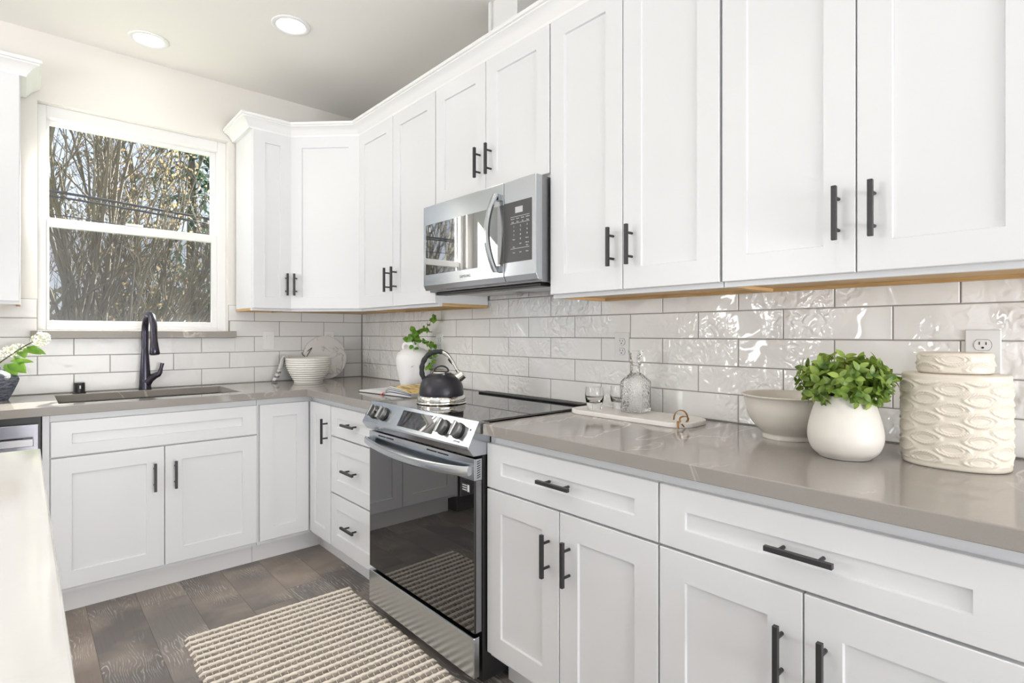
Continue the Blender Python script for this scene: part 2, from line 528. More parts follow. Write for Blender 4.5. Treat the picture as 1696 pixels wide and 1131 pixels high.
    def build(self, name, material, parent=None, smooth=None, bevel=0, seg=2, weld=False, loc=None, rot=None, solid=0, subsurf=0):
        if weld:
            bmesh.ops.remove_doubles(self.bm, verts=self.bm.verts, dist=1e-5)
        bmesh.ops.recalc_face_normals(self.bm, faces=self.bm.faces)
        me = bpy.data.meshes.new(name)
        self.bm.to_mesh(me); self.bm.free()
        for mm in (material if isinstance(material, (list, tuple)) else [material]):
            me.materials.append(mm)
        o = bpy.data.objects.new(name, me)
        COL.objects.link(o)
        if parent is not None:
            o.parent = parent
        if loc: o.location = loc
        if rot: o.rotation_euler = rot
        if solid:
            md = o.modifiers.new('solid', 'SOLIDIFY'); md.thickness = solid; md.offset = 0
        if bevel:
            md = o.modifiers.new('bevel', 'BEVEL'); md.width = bevel; md.segments = seg; md.limit_method = 'ANGLE'; md.angle_limit = math.radians(40)
        if subsurf:
            md = o.modifiers.new('subsurf', 'SUBSURF'); md.levels = subsurf; md.render_levels = subsurf
        if smooth is not None:
            me.polygons.foreach_set('use_smooth', [True] * len(me.polygons))
            if smooth < 180:
                try:
                    me.set_sharp_from_angle(angle=math.radians(smooth))
                except Exception:
                    pass
        return o


def tag(o, label=None, cat=None, group=None, kind=None):
    if label: o['label'] = label
    if cat: o['category'] = cat
    if group: o['group'] = group
    if kind: o['kind'] = kind
    return o


def thing(name, label, cat, loc=(0, 0, 0), rz=0.0, group=None, kind=None):
    o = bpy.data.objects.new(name, None)
    o.empty_display_size = 0.05
    o.location = loc; o.rotation_euler = (0, 0, rz)
    COL.objects.link(o)
    return tag(o, label, cat, group, kind)


def struct(o):
    o['kind'] = 'structure'
    return o


def box_obj(name, material, b, parent=None, bevel=0, seg=2):
    return MB().box(*b).build(name, material, parent, bevel=bevel, seg=seg)


def text_mesh(name, body, size, material, parent, loc, rot, depth=0.0004, align='CENTER'):
    cu = bpy.data.curves.new(name, 'FONT')
    cu.body = body; cu.size = size; cu.extrude = depth; cu.align_x = align; cu.align_y = 'CENTER'
    tmp = bpy.data.objects.new('tmp', cu); COL.objects.link(tmp)
    dg = bpy.context.evaluated_depsgraph_get()
    me = bpy.data.meshes.new_from_object(tmp.evaluated_get(dg))
    bpy.data.objects.remove(tmp)
    me.materials.clear(); me.materials.append(material)
    o = bpy.data.objects.new(name, me); COL.objects.link(o)
    o.parent = parent; o.location = loc; o.rotation_euler = rot
    return o


R90 = -PI / 2     # a unit along the range wall: local x runs toward the camera, local y into the wall

# ------------------------------------------------------------------ the room
WT = 0.008        # tile thickness: painted walls lie this far behind the tile faces
CEIL = 2.74
XL, YR = -5.0, -6.8
struct(box_obj('floor', M['floor'], (XL - 0.1, 0.1, YR - 0.1, 0.1, -0.1, 0.0)))
struct(box_obj('ceiling', M['ceil'], (XL - 0.1, 0.12, YR - 0.1, 0.12, CEIL, CEIL + 0.1)))
struct(box_obj('wall_right', M['wall'], (WT, 0.12, YR - 0.1, 0.14, 0, CEIL)))
# back wall with the window opening
WX0, WX1, WZ0, WZ1 = -1.752, -0.875, 1.197, 2.392
w = MB()
w.box(XL - 0.1, WX0, WT, 0.14, 0, CEIL); w.box(WX1, WT, WT, 0.14, 0, CEIL)
w.box(WX0, WX1, WT, 0.14, 0, WZ0); w.box(WX0, WX1, WT, 0.14, WZ1, CEIL)
struct(w.build('wall_back', M['wall']))
# left wall with two windows, rear wall with a wide unseen opening added for fill light
def holed_wall(name, fixed0, fixed1, along, a0, a1, holes):
    w = MB(); cur = a0
    def bx(p, q, z0, z1):
        if along == 'y': w.box(fixed0, fixed1, p, q, z0, z1)
        else: w.box(p, q, fixed0, fixed1, z0, z1)
    for h0, h1, z0, z1 in holes:
        bx(cur, h0, 0, CEIL)
        if z0 > 0: bx(h0, h1, 0, z0)
        bx(h0, h1, z1, CEIL); cur = h1
    bx(cur, a1, 0, CEIL)
    return struct(w.build(name, M['wall']))


holed_wall('wall_left', XL - 0.12, XL, 'y', YR, WT, [(-5.6, -3.2, 0.25, 2.25), (-1.45, -0.45, 0.98, 2.2)])
holed_wall('wall_rear', YR - 0.12, YR, 'x', XL, WT, [(-4.75, -0.30, 0.02, 2.2)])


def plain_window(name, along, fixed, a0, a1, z0, z1, mull):
    t = struct(thing(name, None, None))
    f = MB()
    def bx(p, q, za, zb, d=0.035):
        if along == 'y': f.box(fixed - d, fixed + d, p, q, za, zb)
        else: f.box(p, q, fixed - d, fixed + d, za, zb)
    bx(a0, a0 + 0.06, z0, z1); bx(a1 - 0.06, a1, z0, z1); bx(a0 + 0.06, a1 - 0.06, z0, z0 + 0.06); bx(a0 + 0.06, a1 - 0.06, z1 - 0.06, z1)
    for mm in mull:
        bx(mm - 0.03, mm + 0.03, z0 + 0.06, z1 - 0.06, 0.03)
    f.build('window_frame', M['vinyl'], t)
    g = MB()
    if along == 'y': g.box(fixed - 0.004, fixed, a0 + 0.05, a1 - 0.05, z0 + 0.05, z1 - 0.05)
    else: g.box(a0 + 0.05, a1 - 0.05, fixed - 0.004, fixed, z0 + 0.05, z1 - 0.05)
    g.build('pane', M['pane'], t)


plain_window('window_2', 'y', XL - 0.06, -1.45, -0.45, 0.98, 2.2, [])
plain_window('window_3', 'y', XL - 0.06, -5.6, -3.2, 0.25, 2.25, [-4.4])
plain_window('added_rear_window', 'x', YR - 0.06, -4.75, -0.30, 0.02, 2.2, [-3.27, -1.95])  # unseen rear glazing, added and widened to suit the fill lights

# kitchen window: drywall returns, vinyl frame, two sashes
win = struct(thing('window_1', None, None))
FY0, FY1 = 0.055, 0.125
GX0, GX1, GZ0, GZ1 = -1.705, -0.952, 1.288, 2.306
f = MB()
f.box(WX0, GX0 - 0.012, FY0, FY1, 1.235, WZ1); f.box(GX1 + 0.030, WX1, FY0, FY1, 1.235, WZ1)
f.box(GX0 - 0.012, GX1 + 0.030, FY0, FY1, 1.235, 1.258); f.box(GX0 - 0.012, GX1 + 0.030, FY0, FY1, 2.332, WZ1)
f.build('window_frame', M['vinyl'], win, bevel=0.003)
MR = 1.797   # centre of the meeting rails
f = MB()
f.box(GX0 - 0.012, GX0, 0.098, 0.120, MR - 0.02, 2.332); f.box(GX1, GX1 + 0.030, 0.098, 0.120, MR - 0.02, 2.332)
f.box(GX0, GX1, 0.098, 0.120, GZ1, 2.332); f.box(GX0, GX1, 0.098, 0.120, MR - 0.02, MR + 0.026)
us = f.build('upper_sash', M['vinyl'], win, bevel=0.002)
box_obj('pane', M['pane'], (GX0, GX1, 0.108, 0.111, MR + 0.026, GZ1), us)
f = MB()
f.box(GX0 - 0.012, GX0, 0.066, 0.092, 1.258, MR + 0.022); f.box(GX1, GX1 + 0.030, 0.066, 0.092, 1.258, MR + 0.022)
f.box(GX0, GX1, 0.066, 0.092, 1.258, GZ0); f.box(GX0, GX1, 0.066, 0.092, MR - 0.024, MR + 0.022)
ls = f.build('lower_sash', M['vinyl'], win, bevel=0.002)
box_obj('pane', M['pane'], (GX0, GX1, 0.078, 0.081, GZ0, MR - 0.024), ls)
box_obj('sash_lock', M['vinyl'], (-1.38, -1.30, 0.060, 0.080, MR + 0.022, MR + 0.034), ls, bevel=0.003)
box_obj('insect_screen', M['screen'], (GX0 - 0.01, GX1 + 0.02, 0.1235, 0.1245, 1.25, MR - 0.02), win)
# quartz sill
s = MB().box(-1.779, -0.838, -0.034, 0.0, 1.195, 1.234).box(WX0 + 0.001, WX1 - 0.001, 0.0, FY0, 1.197, 1.234)
tag(s.build('window_sill', M['sill'], bevel=0.002), 'grey quartz sill under the kitchen window', 'window sill')

# boxed vent duct above the microwave cabinet
trim = struct(thing('trim_1', None, None))
box_obj('duct_box', M['trimw'], (-0.20, -0.002, -1.866, -1.700, 2.412, CEIL), trim)
box_obj('corner_batten', M['trimw'], (-0.214, -0.20, -1.700, -1.683, 2.412, CEIL), trim, bevel=0.002)

# ------------------------------------------------------------------ tile backsplashes
ROWZ = [0.9155, 1.0104, 1.1060, 1.2013, 1.2972, 1.3932, 1.4890]
G = 0.0016


def tiles(kind, rects):
    """kind 'b' (back wall, along x) or 'r' (range wall, along y): list of (a0,a1,z0,z1) -> pillowed tiles"""
    mb = MB()
    for a0, a1, z0, z1 in rects:
        if a1 - a0 < 0.006 or z1 - z0 < 0.006:
            continue
        e = 0.0022
        def P(a, z, d):
            return (a, d, z) if kind == 'b' else (d, a, z)
        outer = [(a0, z0), (a1, z0), (a1, z1), (a0, z1)]
        inner = [(a0 + e, z0 + e), (a1 - e, z0 + e), (a1 - e, z1 - e), (a0 + e, z1 - e)]
        B = [mb.bm.verts.new(P(a, z, WT - 0.0005)) for a, z in outer]
        F = [mb.bm.verts.new(P(a, z, 0.0016)) for a, z in outer]
        I = [mb.bm.verts.new(P(a, z, 0.0)) for a, z in inner]
        for i in range(4):
            j = (i + 1) % 4
            mb.face([B[i], B[j], F[j], F[i]]); mb.face([F[i], F[j], I[j], I[i]])
        mb.face(I)
    return mb


PIT = 0.2945
rects = []
for r in range(6):
    z0, z1 = ROWZ[r] + G, ROWZ[r + 1] - G
    ph = -2.463 if r % 2 == 0 else -2.610
    k0 = int(math.floor((-3.6 - ph) / PIT)); k1 = int(math.ceil((0 - ph) / PIT))
    for k in range(k0, k1 + 1):
        a0 = max(-3.60, ph + k * PIT) + G; a1 = min(-0.004, ph + (k + 1) * PIT) - G
        if r == 5:
            a0 = max(a0, -2.183); a1 = min(a1, -1.431)
        if a1 > a0:
            rects.append((a0, a1, z0, z1))
tb = tag(thing('tile_backsplash', None, None), 'white glazed subway tile backsplash along the range wall', 'backsplash')
tiles('r', rects).build('tiles', M['tile'], tb, smooth=30)
MB().box(0.0018, WT - 0.0002, -3.60, 0.0, 0.9142, 1.3932).box(0.0018, WT - 0.0002, -2.185, -1.430, 1.3932, 1.489).build('grout', M['grout'], tb)
rects = []
XB = -2.62
for r in range(5):
    z0, z1 = ROWZ[r] + G, ROWZ[r + 1] - G
    ph = -1.02 if r % 2 == 0 else -0.868
    k0 = int(math.floor((XB - ph) / PIT)); k1 = int(math.ceil((0 - ph) / PIT))
    for k in range(k0, k1 + 1):
        a0 = max(XB, ph + k * PIT) + G; a1 = min(-0.001, ph + (k + 1) * PIT) - G
        if a1 <= a0: continue
        if r < 2:
            rects.append((a0, a1, z0, z1))
        elif r == 2:
            for b0, b1, top in ((XB, -1.7795, z1), (-1.7795, -0.8375, 1.1935), (-0.8375, 0.0, z1)):
                if min(a1, b1) - max(a0, b0) > 0.001:
                    rects.append((max(a0, b0), min(a1, b1), z0, top))
        else:
            if a0 < WX0 - G: rects.append((a0, min(a1, WX0 - G), z0, z1))
            if a1 > WX1 + G: rects.append((max(a0, WX1 + G), a1, z0, z1))
tb = tag(thing('tile_backsplash', None, None), 'white subway tile backsplash along the window wall behind the faucet', 'backsplash')
tiles('b', rects).build('tiles', M['tile_b'], tb, smooth=30)
MB().box(XB, 0.0017, 0.0018, WT - 0.0002, 0.9142, 1.195).box(XB, WX0, 0.0018, WT - 0.0002, 1.195, 1.3932).box(WX1, 0.0017, 0.0018, WT - 0.0002, 1.195, 1.3932).build('grout', M['grout'], tb)


# ------------------------------------------------------------------ cabinet making
def shaker_mesh(w, h, t=0.020, stile=0.070, rail_b=None, rail_t=None, rec=0.0075, slope=0.0022):
    """door in local x 0..w, y -t..0 (front at -t), z 0..h"""
    rail_b = stile if rail_b is None else rail_b
    rail_t = stile if rail_t is None else rail_t
    mb = MB(); V = mb.bm.verts.new
    e = 0.0018
    back = [V(p) for p in ((0, 0, 0), (w, 0, 0), (w, 0, h), (0, 0, h))]
    o1 = [V(p) for p in ((0, -t + e, 0), (w, -t + e, 0), (w, -t + e, h), (0, -t + e, h))]
    o2 = [V(p) for p in ((e, -t, e), (w - e, -t, e), (w - e, -t, h - e), (e, -t, h - e))]
    x0, x1, z0, z1 = stile, w - stile, rail_b, h - rail_t
    i1 = [V(p) for p in ((x0, -t, z0), (x1, -t, z0), (x1, -t, z1), (x0, -t, z1))]
    s = slope
    i2 = [V(p) for p in ((x0 + s, -t + rec, z0 + s), (x1 - s, -t + rec, z0 + s), (x1 - s, -t + rec, z1 - s), (x0 + s, -t + rec, z1 - s))]
    mb.face(back[::-1])
    for a, b in ((back, o1), (o1, o2), (o2, i1), (i1, i2)):
        for i in range(4):
            j = (i + 1) % 4
            mb.face([a[i], a[j], b[j], b[i]])
    mb.face(i2)
    return mb


HL = 0.130


def bar_handle(parent, cx, cz, vertical, t=0.020):
    mb = MB(); hl = HL / 2; b = 0.0055
    y0, y1 = -t - 0.038, -t - 0.027
    if vertical: mb.box(cx - b, cx + b, y0, y1, cz - hl, cz + hl)
    else: mb.box(cx - hl, cx + hl, y0, y1, cz - b, cz + b)
    o = mb
    for s in (-1, 1):
        q = s * 0.038
        p = (cx, cz + q) if vertical else (cx + q, cz)
        o.tube([(p[0], -t + 0.0004, p[1]), (p[0], y1 + 0.003, p[1])], 0.0043, 10)
    return o.build('handle', M['blackm'], parent, bevel=0.0008, seg=1)


def door(parent, name, x, z, w, h, handle=None, **kw):
    """handle: (x, z, vertical) in the door's own coordinates"""
    o = shaker_mesh(w, h, **kw).build(name, M['cab'], parent, loc=(x, 0, z))
    if handle:
        bar_handle(o, *handle)
    return o


TK = 0.112


def base_carcass(t, w, depth=0.595, x0=0.0, toe=True, left_toe=0.0, right_toe=0.0, hollow=False):
    if hollow:
        mb = MB().box(x0, x0 + w, 0.0, 0.018, TK, 0.8755).box(x0, x0 + 0.016, 0.018, depth, TK, 0.8755).box(x0 + w - 0.016, x0 + w, 0.018, depth, TK, 0.8755)
        mb.box(x0 + 0.016, x0 + w - 0.016, 0.018, depth, TK, TK + 0.018).box(x0 + 0.016, x0 + w - 0.016, depth - 0.012, depth, TK + 0.018, 0.8755)
    else:
        mb = MB().box(x0, x0 + w, 0.0, depth, TK, 0.8755)
    mb.build('carcass', M['cab'], t)
    if toe:
        box_obj('toe_kick', M['toe'], (x0 + left_toe, x0 + w - right_toe, 0.075, 0.093, 0.0, TK), t)


BD = 0.605       # base box depth from the wall
DZ0, DZ1 = 0.132, 0.690
FZ0, FZ1 = 0.6965, 0.846
H_LOW = dict(a=0.555 - DZ0)     # handle centre on a base door


def two_door_base(name, label, loc, rz, w, drawer=True, toe_l=0.0, toe_r=0.0, group=None, gap=None):
    t = thing(name, label, 'cabinet', loc, rz, group)
    base_carcass(t, w, left_toe=toe_l, right_toe=toe_r, hollow=not drawer)
    g = 0.0022
    x0, x1 = g, w - g
    mid = gap if gap is not None else (x0 + x1) / 2
    wl_, wr_ = mid - 0.0015 - x0, x1 - mid - 0.0015
    hz = H_LOW['a']
    door(t, 'door', x0, DZ0, wl_, DZ1 - DZ0, (wl_ - 0.040, hz, True))
    door(t, 'door', mid + 0.0015, DZ0, wr_, DZ1 - DZ0, (0.040, hz, True))
    if drawer:
        door(t, 'drawer', x0, FZ0, x1 - x0, FZ1 - FZ0, ((x1 - x0) / 2, 0.0775, False), rail_b=0.050, rail_t=0.055)
    else:
        door(t, 'false_drawer_front', x0, FZ0, x1 - x0, FZ1 - FZ0, None, rail_b=0.050, rail_t=0.055)
    return t


# sink run along the window wall (front of boxes at y = -0.605)
sx0 = -1.722
t = two_door_base('sink_base_cabinet', 'white shaker cabinet under the sink with two doors and a plain false drawer front', (sx0, -BD, 0), 0, 0.824, drawer=False, gap=0.412)
box_obj('filler_stile', M['cab'], (-0.024, -0.001, -0.004, 0.3, TK, 0.8755), t)
# L-shaped corner unit
t = thing('corner_base_cabinet', 'white corner base cabinet with a folding pair of narrow doors in the inside angle', 'cabinet', (0, 0, 0))
mb = MB()
mb.prism([(-0.8965, -0.004), (-0.8965, -0.605), (-0.605, -0.605), (-0.605, -0.9035), (-0.004, -0.9035), (-0.004, -0.004)], TK, 0.8755, 'z')
mb.build('carcass', M['cab'], t)
mb = MB().box(-0.8965, -0.530, -0.530, -0.512, 0, TK).box(-0.530, -0.512, -0.9035, -0.512, 0, TK)
mb.build('toe_kick', M['toe'], t)
d = shaker_mesh(0.258, FZ1 - DZ0, stile=0.066).build('door', M['cab'], t, loc=(-0.8855, -0.605, DZ0))
d = shaker_mesh(0.268, FZ1 - DZ0, stile=0.062).build('door', M['cab'], t, loc=(-0.605, -0.632, DZ0), rot=(0, 0, R90))
bar_handle(d, 0.268 - 0.036, 0.713 - DZ0, True)
# three-drawer unit
t = thing('drawer_base_cabinet', 'white base cabinet of three drawers between the corner and the range', 'cabinet', (-BD, -0.9045, 0), R90)
DW = 0.502
base_carcass(t, DW)
door(t, 'drawer', 0.004, FZ0, DW - 0.008, FZ1 - FZ0, (DW / 2 - 0.004, 0.0775, False), rail_b=0.050, rail_t=0.055)
door(t, 'drawer', 0.004, 0.408, DW - 0.008, 0.690 - 0.408, (DW / 2 - 0.004, 0.141, False))
door(t, 'drawer', 0.004, DZ0, DW - 0.008, 0.400 - DZ0, (DW / 2 - 0.004, 0.143, False))
# right of the range
two_door_base('base_cabinet', 'white two-door base cabinet with one drawer standing right beside the range', (-BD, -2.1745, 0), R90, 0.6775, toe_l=0.006)
two_door_base('base_cabinet', 'white two-door base cabinet below the patterned canister, farthest from the range', (-BD, -2.8525, 0), R90, 0.6775)

# dishwasher
t = thing('dishwasher', 'stainless steel dishwasher at the end of the sink run beside the island', 'dishwasher', (-2.356, -0.60, 0))
box_obj('tub', M['bodyblk'], (0, 0.606, 0.0, 0.57, 0.0, 0.873), t)
dd = box_obj('door', M['dwsteel'], (0.006, 0.599, -0.035, -0.001, 0.11, 0.846), t, bevel=0.003)
hb = MB().box(0.04, 0.582, -0.076, -0.062, 0.762, 0.792).box(0.05, 0.075, -0.062, -0.034, 0.766, 0.788).box(0.549, 0.574, -0.062, -0.034, 0.766, 0.788)
hb.build('handle', M['steel_d'], dd, bevel=0.002)

# upper cabinets -------------------------------------------------
UZ0, UZ1 = 1.352, 2.410
UD = 0.310


def upper_body(t, w, z0, z1, depth=UD - 0.004, ply=True):
    mb = MB().box(0, w, 0.0, depth, z0 + 0.016, z1).box(0, w, 0.0, 0.020, z0, z0 + 0.016)
    mb.build('carcass', M['cab'], t)
    if ply:
        MB().box(0.0, 0.016, 0.0202, depth, z0 + 0.001, z0 + 0.0158).box(w - 0.016, w, 0.0202, depth, z0 + 0.001, z0 + 0.0158).box(0.016, w - 0.016, 0.0202, depth, z0 + 0.011, z0 + 0.0158).box(0.016, w - 0.016, depth - 0.016, depth, z0 + 0.001, z0 + 0.0110).build('bottom_panel', M['ply'], t)


U_D0, U_D1 = 1.366, 2.388


def upper(name, label, loc, rz, w, doors=2, hinge=None, z0=UZ0, dz0=U_D0, mid=None, cat='cabinet', ply=True, hz=1.508):
    t = thing(name, label, cat, loc, rz)
    upper_body(t, w, z0, UZ1, ply=ply)
    g = 0.0024
    if doors == 2:
        mid = w / 2 if mid is None else mid
        wl_ = mid - 0.0015 - g; wr_ = w - g - mid - 0.0015
        door(t, 'door', g, dz0, wl_, U_D1 - dz0, (wl_ - 0.036, hz - dz0, True))
        door(t, 'door', mid + 0.0015, dz0, wr_, U_D1 - dz0, (0.036, hz - dz0, True))
    else:
        wd = w - 2 * g
        door(t, 'door', g, dz0, wd, U_D1 - dz0, (wd - 0.036 if hinge == 'l' else 0.036, hz - dz0, True), stile=0.066)
    return t


upper('wall_cabinet', 'narrow white single-door wall cabinet just right of the kitchen window', (-0.834, -UD, 0), 0, 0.2225, 1, 'l')
# diagonal corner wall cabinet
t = thing('corner_wall_cabinet', 'white diagonal corner wall cabinet with one door', 'cabinet', (0, 0, 0))
pent = [(-0.004, -0.004), (-0.6105, -0.004), (-0.6105, -0.31), (-0.31, -0.6165), (-0.004, -0.6165)]
mb = MB().prism(pent, UZ0 + 0.016, UZ1, 'z')
q = 0.0141
mb.prism([(-0.6105, -0.31), (-0.6105 + 0.0, -0.31 + 0.028), (-0.31 + 0.028, -0.6165), (-0.31, -0.6165)], UZ0, UZ0 + 0.016, 'z')
mb.build('carcass', M['cab'], t)
MB().prism([(-0.0045, -0.0045), (-0.6100, -0.0045), (-0.6100, -0.281), (-0.281, -0.6160), (-0.0045, -0.6160)], UZ0 + 0.004, UZ0 + 0.0158, 'z').build('bottom_panel', M['ply'], t)
dl = math.hypot(0.3005, 0.3065)
d = shaker_mesh(dl - 0.014, U_D1 - U_D0, stile=0.066).build('door', M['cab'], t, loc=(-0.6105 + 0.005, -0.31 - 0.005, U_D0), rot=(0, 0, math.atan2(-0.3065, 0.3005)))
bar_handle(d, 0.036, 1.508 - U_D0, True)

upper('wall_cabinet', 'white two-door wall cabinet between the diagonal corner cabinet and the microwave', (-UD, -0.6175, 0), R90, 0.8065, 2, mid=0.402)
upper('wall_cabinet', 'short white two-door wall cabinet above the microwave', (-UD, -1.4250, 0), R90, 0.7630, 2, z0=1.812, dz0=1.826, ply=False, hz=1.955)
upper('wall_cabinet', 'white two-door wall cabinet directly right of the microwave', (-UD, -2.1890, 0), R90, 0.6735, 2, mid=0.3345)
upper('wall_cabinet', 'white two-door wall cabinet above the potted herb, nearest the viewer', (-UD, -2.8655, 0), R90, 0.6745, 2, mid=0.337)
upper('wall_cabinet', 'white wall cabinet left of the kitchen window, cut off by the picture edge', (-2.415, -0.285, 0), 0, 0.600, 1, 'r')

CROWN = [(-0.004, 2.386), (0.021, 2.386), (0.024, 2.396), (0.030, 2.402), (0.036, 2.413), (0.047, 2.424), (0.060, 2.432), (0.066, 2.434), (0.066, 2.440), (0.074, 2.442), (0.074, 2.456), (-0.004, 2.456)]
mb = MB()
mb.sweep([(-0.834, -0.002), (-0.834, -0.31), (-0.6105, -0.31), (-0.31, -0.6165), (-0.31, -3.54)][::1], CROWN)
tag(mb.build('crown_molding', M['trimw'], smooth=25), 'long white crown molding running along the tops of the range wall cabinets', 'crown molding')
mb = MB()
mb.sweep([(-2.415, -0.285), (-1.815, -0.285), (-1.815, -0.002)], CROWN)
tag(mb.build('crown_molding', M['trimw'], smooth=25), 'short white crown molding on the cabinet left of the window', 'crown molding')

# ------------------------------------------------------------------ worktops and sink
def cells(xs, ys, skip, z0, z1):
    mb = MB(); nx, ny = len(xs) - 1, len(ys) - 1
    on = lambda i, j: 0 <= i < nx and 0 <= j < ny and (i, j) not in skip
    V = {}
    def v(i, j, z):
        k = (i, j, z)
        if k not in V: V[k] = mb.bm.verts.new((xs[i], ys[j], z))
        return V[k]
    for i in range(nx):
        for j in range(ny):
            if not on(i, j): continue
            mb.face([v(i, j, z1), v(i + 1, j, z1), v(i + 1, j + 1, z1), v(i, j + 1, z1)])
            mb.face([v(i, j, z0), v(i, j + 1, z0), v(i + 1, j + 1, z0), v(i + 1, j, z0)])
            for di, dj, a, b in ((-1, 0, (i, j), (i, j + 1)), (1, 0, (i + 1, j), (i + 1, j + 1)), (0, -1, (i, j), (i + 1, j)), (0, 1, (i, j + 1), (i + 1, j + 1))):
                if not on(i + di, j + dj):
                    mb.face([v(*a, z0), v(*b, z0), v(*b, z1), v(*a, z1)])
    return mb


CT0, CT1 = 0.8765, 0.914
xs = [-2.62, -1.690, -0.952, -0.648, -0.045, 0.0]
ys = [-2.181, -1.4155, -0.648, -0.542, -0.117, 0.0]
skip = {(i, j) for i in (0, 1, 2) for j in (0, 1)} | {(3, 0)} | {(1, 3)}
tag(cells(xs, ys, skip, CT0, CT1).build('countertop', M['counter'], bevel=0.0025), 'grey veined quartz countertop in an L around the sink and the inside corner', 'countertop')
tag(MB().box(-0.648, 0.0, -3.585, -2.1815, CT0, CT1).build('countertop', M['counter'], bevel=0.0025), 'grey veined quartz countertop right of the range under the white canister', 'countertop')

t = thing('kitchen_sink', 'undermount stainless steel sink below the black faucet', 'sink', (0, 0, 0))
mb = MB()
a0, a1, c0, c1, zb = -1.687, -0.955, -0.539, -0.120, 0.665
o = 0.016
mb.box(a0, a0 + 0.003, c0, c1, zb, CT0 - 0.0005).box(a1 - 0.003, a1, c0, c1, zb, CT0 - 0.0005).box(a0, a1, c0, c0 + 0.003, zb, CT0 - 0.0005).box(a0, a1, c1 - 0.003, c1, zb, CT0 - 0.0005).box(a0, a1, c0, c1, zb - 0.004, zb)
mb.build('basin', M['sinkst'], t)
MB().lathe([(0, 0.006), (0.03, 0.006), (0.044, 0.003), (0.045, 0)], 24, (-1.32, -0.30, zb)).build('drain', M['chrome'], t, smooth=40)

# faucet
t = thing('kitchen_faucet', 'tall dark gooseneck pull-down faucet behind the sink', 'faucet', (-1.309, -0.062, CT1), math.radians(5))
prof = [(0.0, 0), (0.030, 0.0), (0.030, 0.006), (0.0285, 0.02), (0.0255, 0.08), (0.022, 0.14), (0.0185, 0.19), (0.0165, 0.222), (0.0, 0.222)]
MB().lathe(prof, 28).build('faucet_body', M['bronze'], t, smooth=35)
pts = [(0, 0, 0.222), (0, 0, 0.30)]
for k in range(13):
    a = PI * k / 12
    pts.append((0, -0.085 + 0.085 * math.cos(a), 0.322 + 0.085 * math.sin(a)))
pts.append((0, -0.172, 0.30))
MB().tube(pts, [0.0165] * (len(pts) - 1) + [0.0155], 16).build('gooseneck', M['bronze'], t, smooth=50)
MB().tube([(0, -0.172, 0.303), (0, -0.175, 0.27), (0, -0.180, 0.235), (0, -0.186, 0.20), (0, -0.187, 0.196)], [0.0155, 0.0165, 0.020, 0.0245, 0.022], 20).build('spray_head', M['bronze'], t, smooth=50)
lv = MB().tube([(0.0, -0.004, 0.035), (0.022, -0.006, 0.060), (0.045, -0.008, 0.072), (0.055, -0.008, 0.077)], [0.030, 0.023, 0.0165, 0.015], 16)
lv.build('lever_socket', M['bronze'], t, smooth=50)
MB().tube([(0.050, -0.008, 0.074), (0.060, -0.009, 0.080), (0.069, -0.010, 0.092), (0.074, -0.010, 0.115), (0.080, -0.010, 0.142)], [0.0155, 0.0155, 0.012, 0.0085, 0.0095], 14).build('lever', M['bronze'], t, smooth=50)
# soap/air gap cap
t = thing('air_gap_cap', 'short black cylinder cap with a white sticker on the counter by the sink', 'air gap', (-1.590, -0.052, CT1))
MB().lathe([(0, 0), (0.0275, 0), (0.0275, 0.004), (0.024, 0.006), (0.0235, 0.05), (0.0215, 0.053), (0, 0.053)], 28).build('cap', M['blackpl'], t, smooth=35)
MB().prism([(0.0241 * math.sin(a), -0.0241 * math.cos(a)) for a in [x * 0.06 - 0.05 for x in range(5)]] + [(0.0236 * math.sin(a), -0.0236 * math.cos(a)) for a in [0.19 - x * 0.06 for x in range(5)]], 0.024, 0.040, 'z').build('sticker', M['print'], t)

# island
t = thing('kitchen_island', 'white kitchen island body under the white counter in the near corner', 'island', (0, 0, 0))
MB().box(-2.70, -1.815, -3.86, -1.745, TK, 0.8735).box(-2.66, -1.88, -3.80, -1.80, 0, TK).build('carcass', M['cab'], t)
for k in range(3):
    y = -3.84 + 0.70 * k
    shaker_mesh(0.69, FZ1 - DZ0).build('door', M['cab'], t, loc=(-1.815, y, DZ0), rot=(0, 0, PI / 2))
tag(MB().box(-2.74, -1.772, -3.90, -1.702, 0.874, 0.914).build('island_countertop', M['island'], bevel=0.003), 'glossy white quartz island countertop in the near left corner', 'countertop')

# ------------------------------------------------------------------ range
RW = 0.756
t = thing('range_cooker', 'stainless slide-in electric range with black glass oven door', 'range', (-0.67, -1.4185, 0), R90)
MB().box(0.004, RW - 0.004, 0.030, 0.60, 0.03, 0.905).build('oven_body', M['bodyblk'], t)
for fx_, fy_ in ((0.06, 0.10), (RW - 0.06, 0.10), (0.06, 0.55), (RW - 0.06, 0.55)):
    MB().lathe([(0, 0), (0.018, 0), (0.018, 0.030), (0, 0.030)], 14, (fx_, fy_, 0)).build('foot', M['blackpl'], t)
# cooktop glass plus rear trim
ck = MB().box(0.003, RW - 0.003, 0.016, 0.620, 0.9145, 0.9225).build('cooktop', M['blackgl'], t, bevel=0.0015)
MB().box(0.06, RW - 0.02, 0.560, 0.615, 0.9226, 0.931).build('rear_vent_trim', M['blackpl'], t, bevel=0.003)
mb = MB()
for k in range(22):
    x = 0.09 + k * 0.0285
    mb.box(x, x + 0.020, 0.575, 0.600, 0.9311, 0.9318)
mb.build('vent_slots', M['bodyblk'], t)
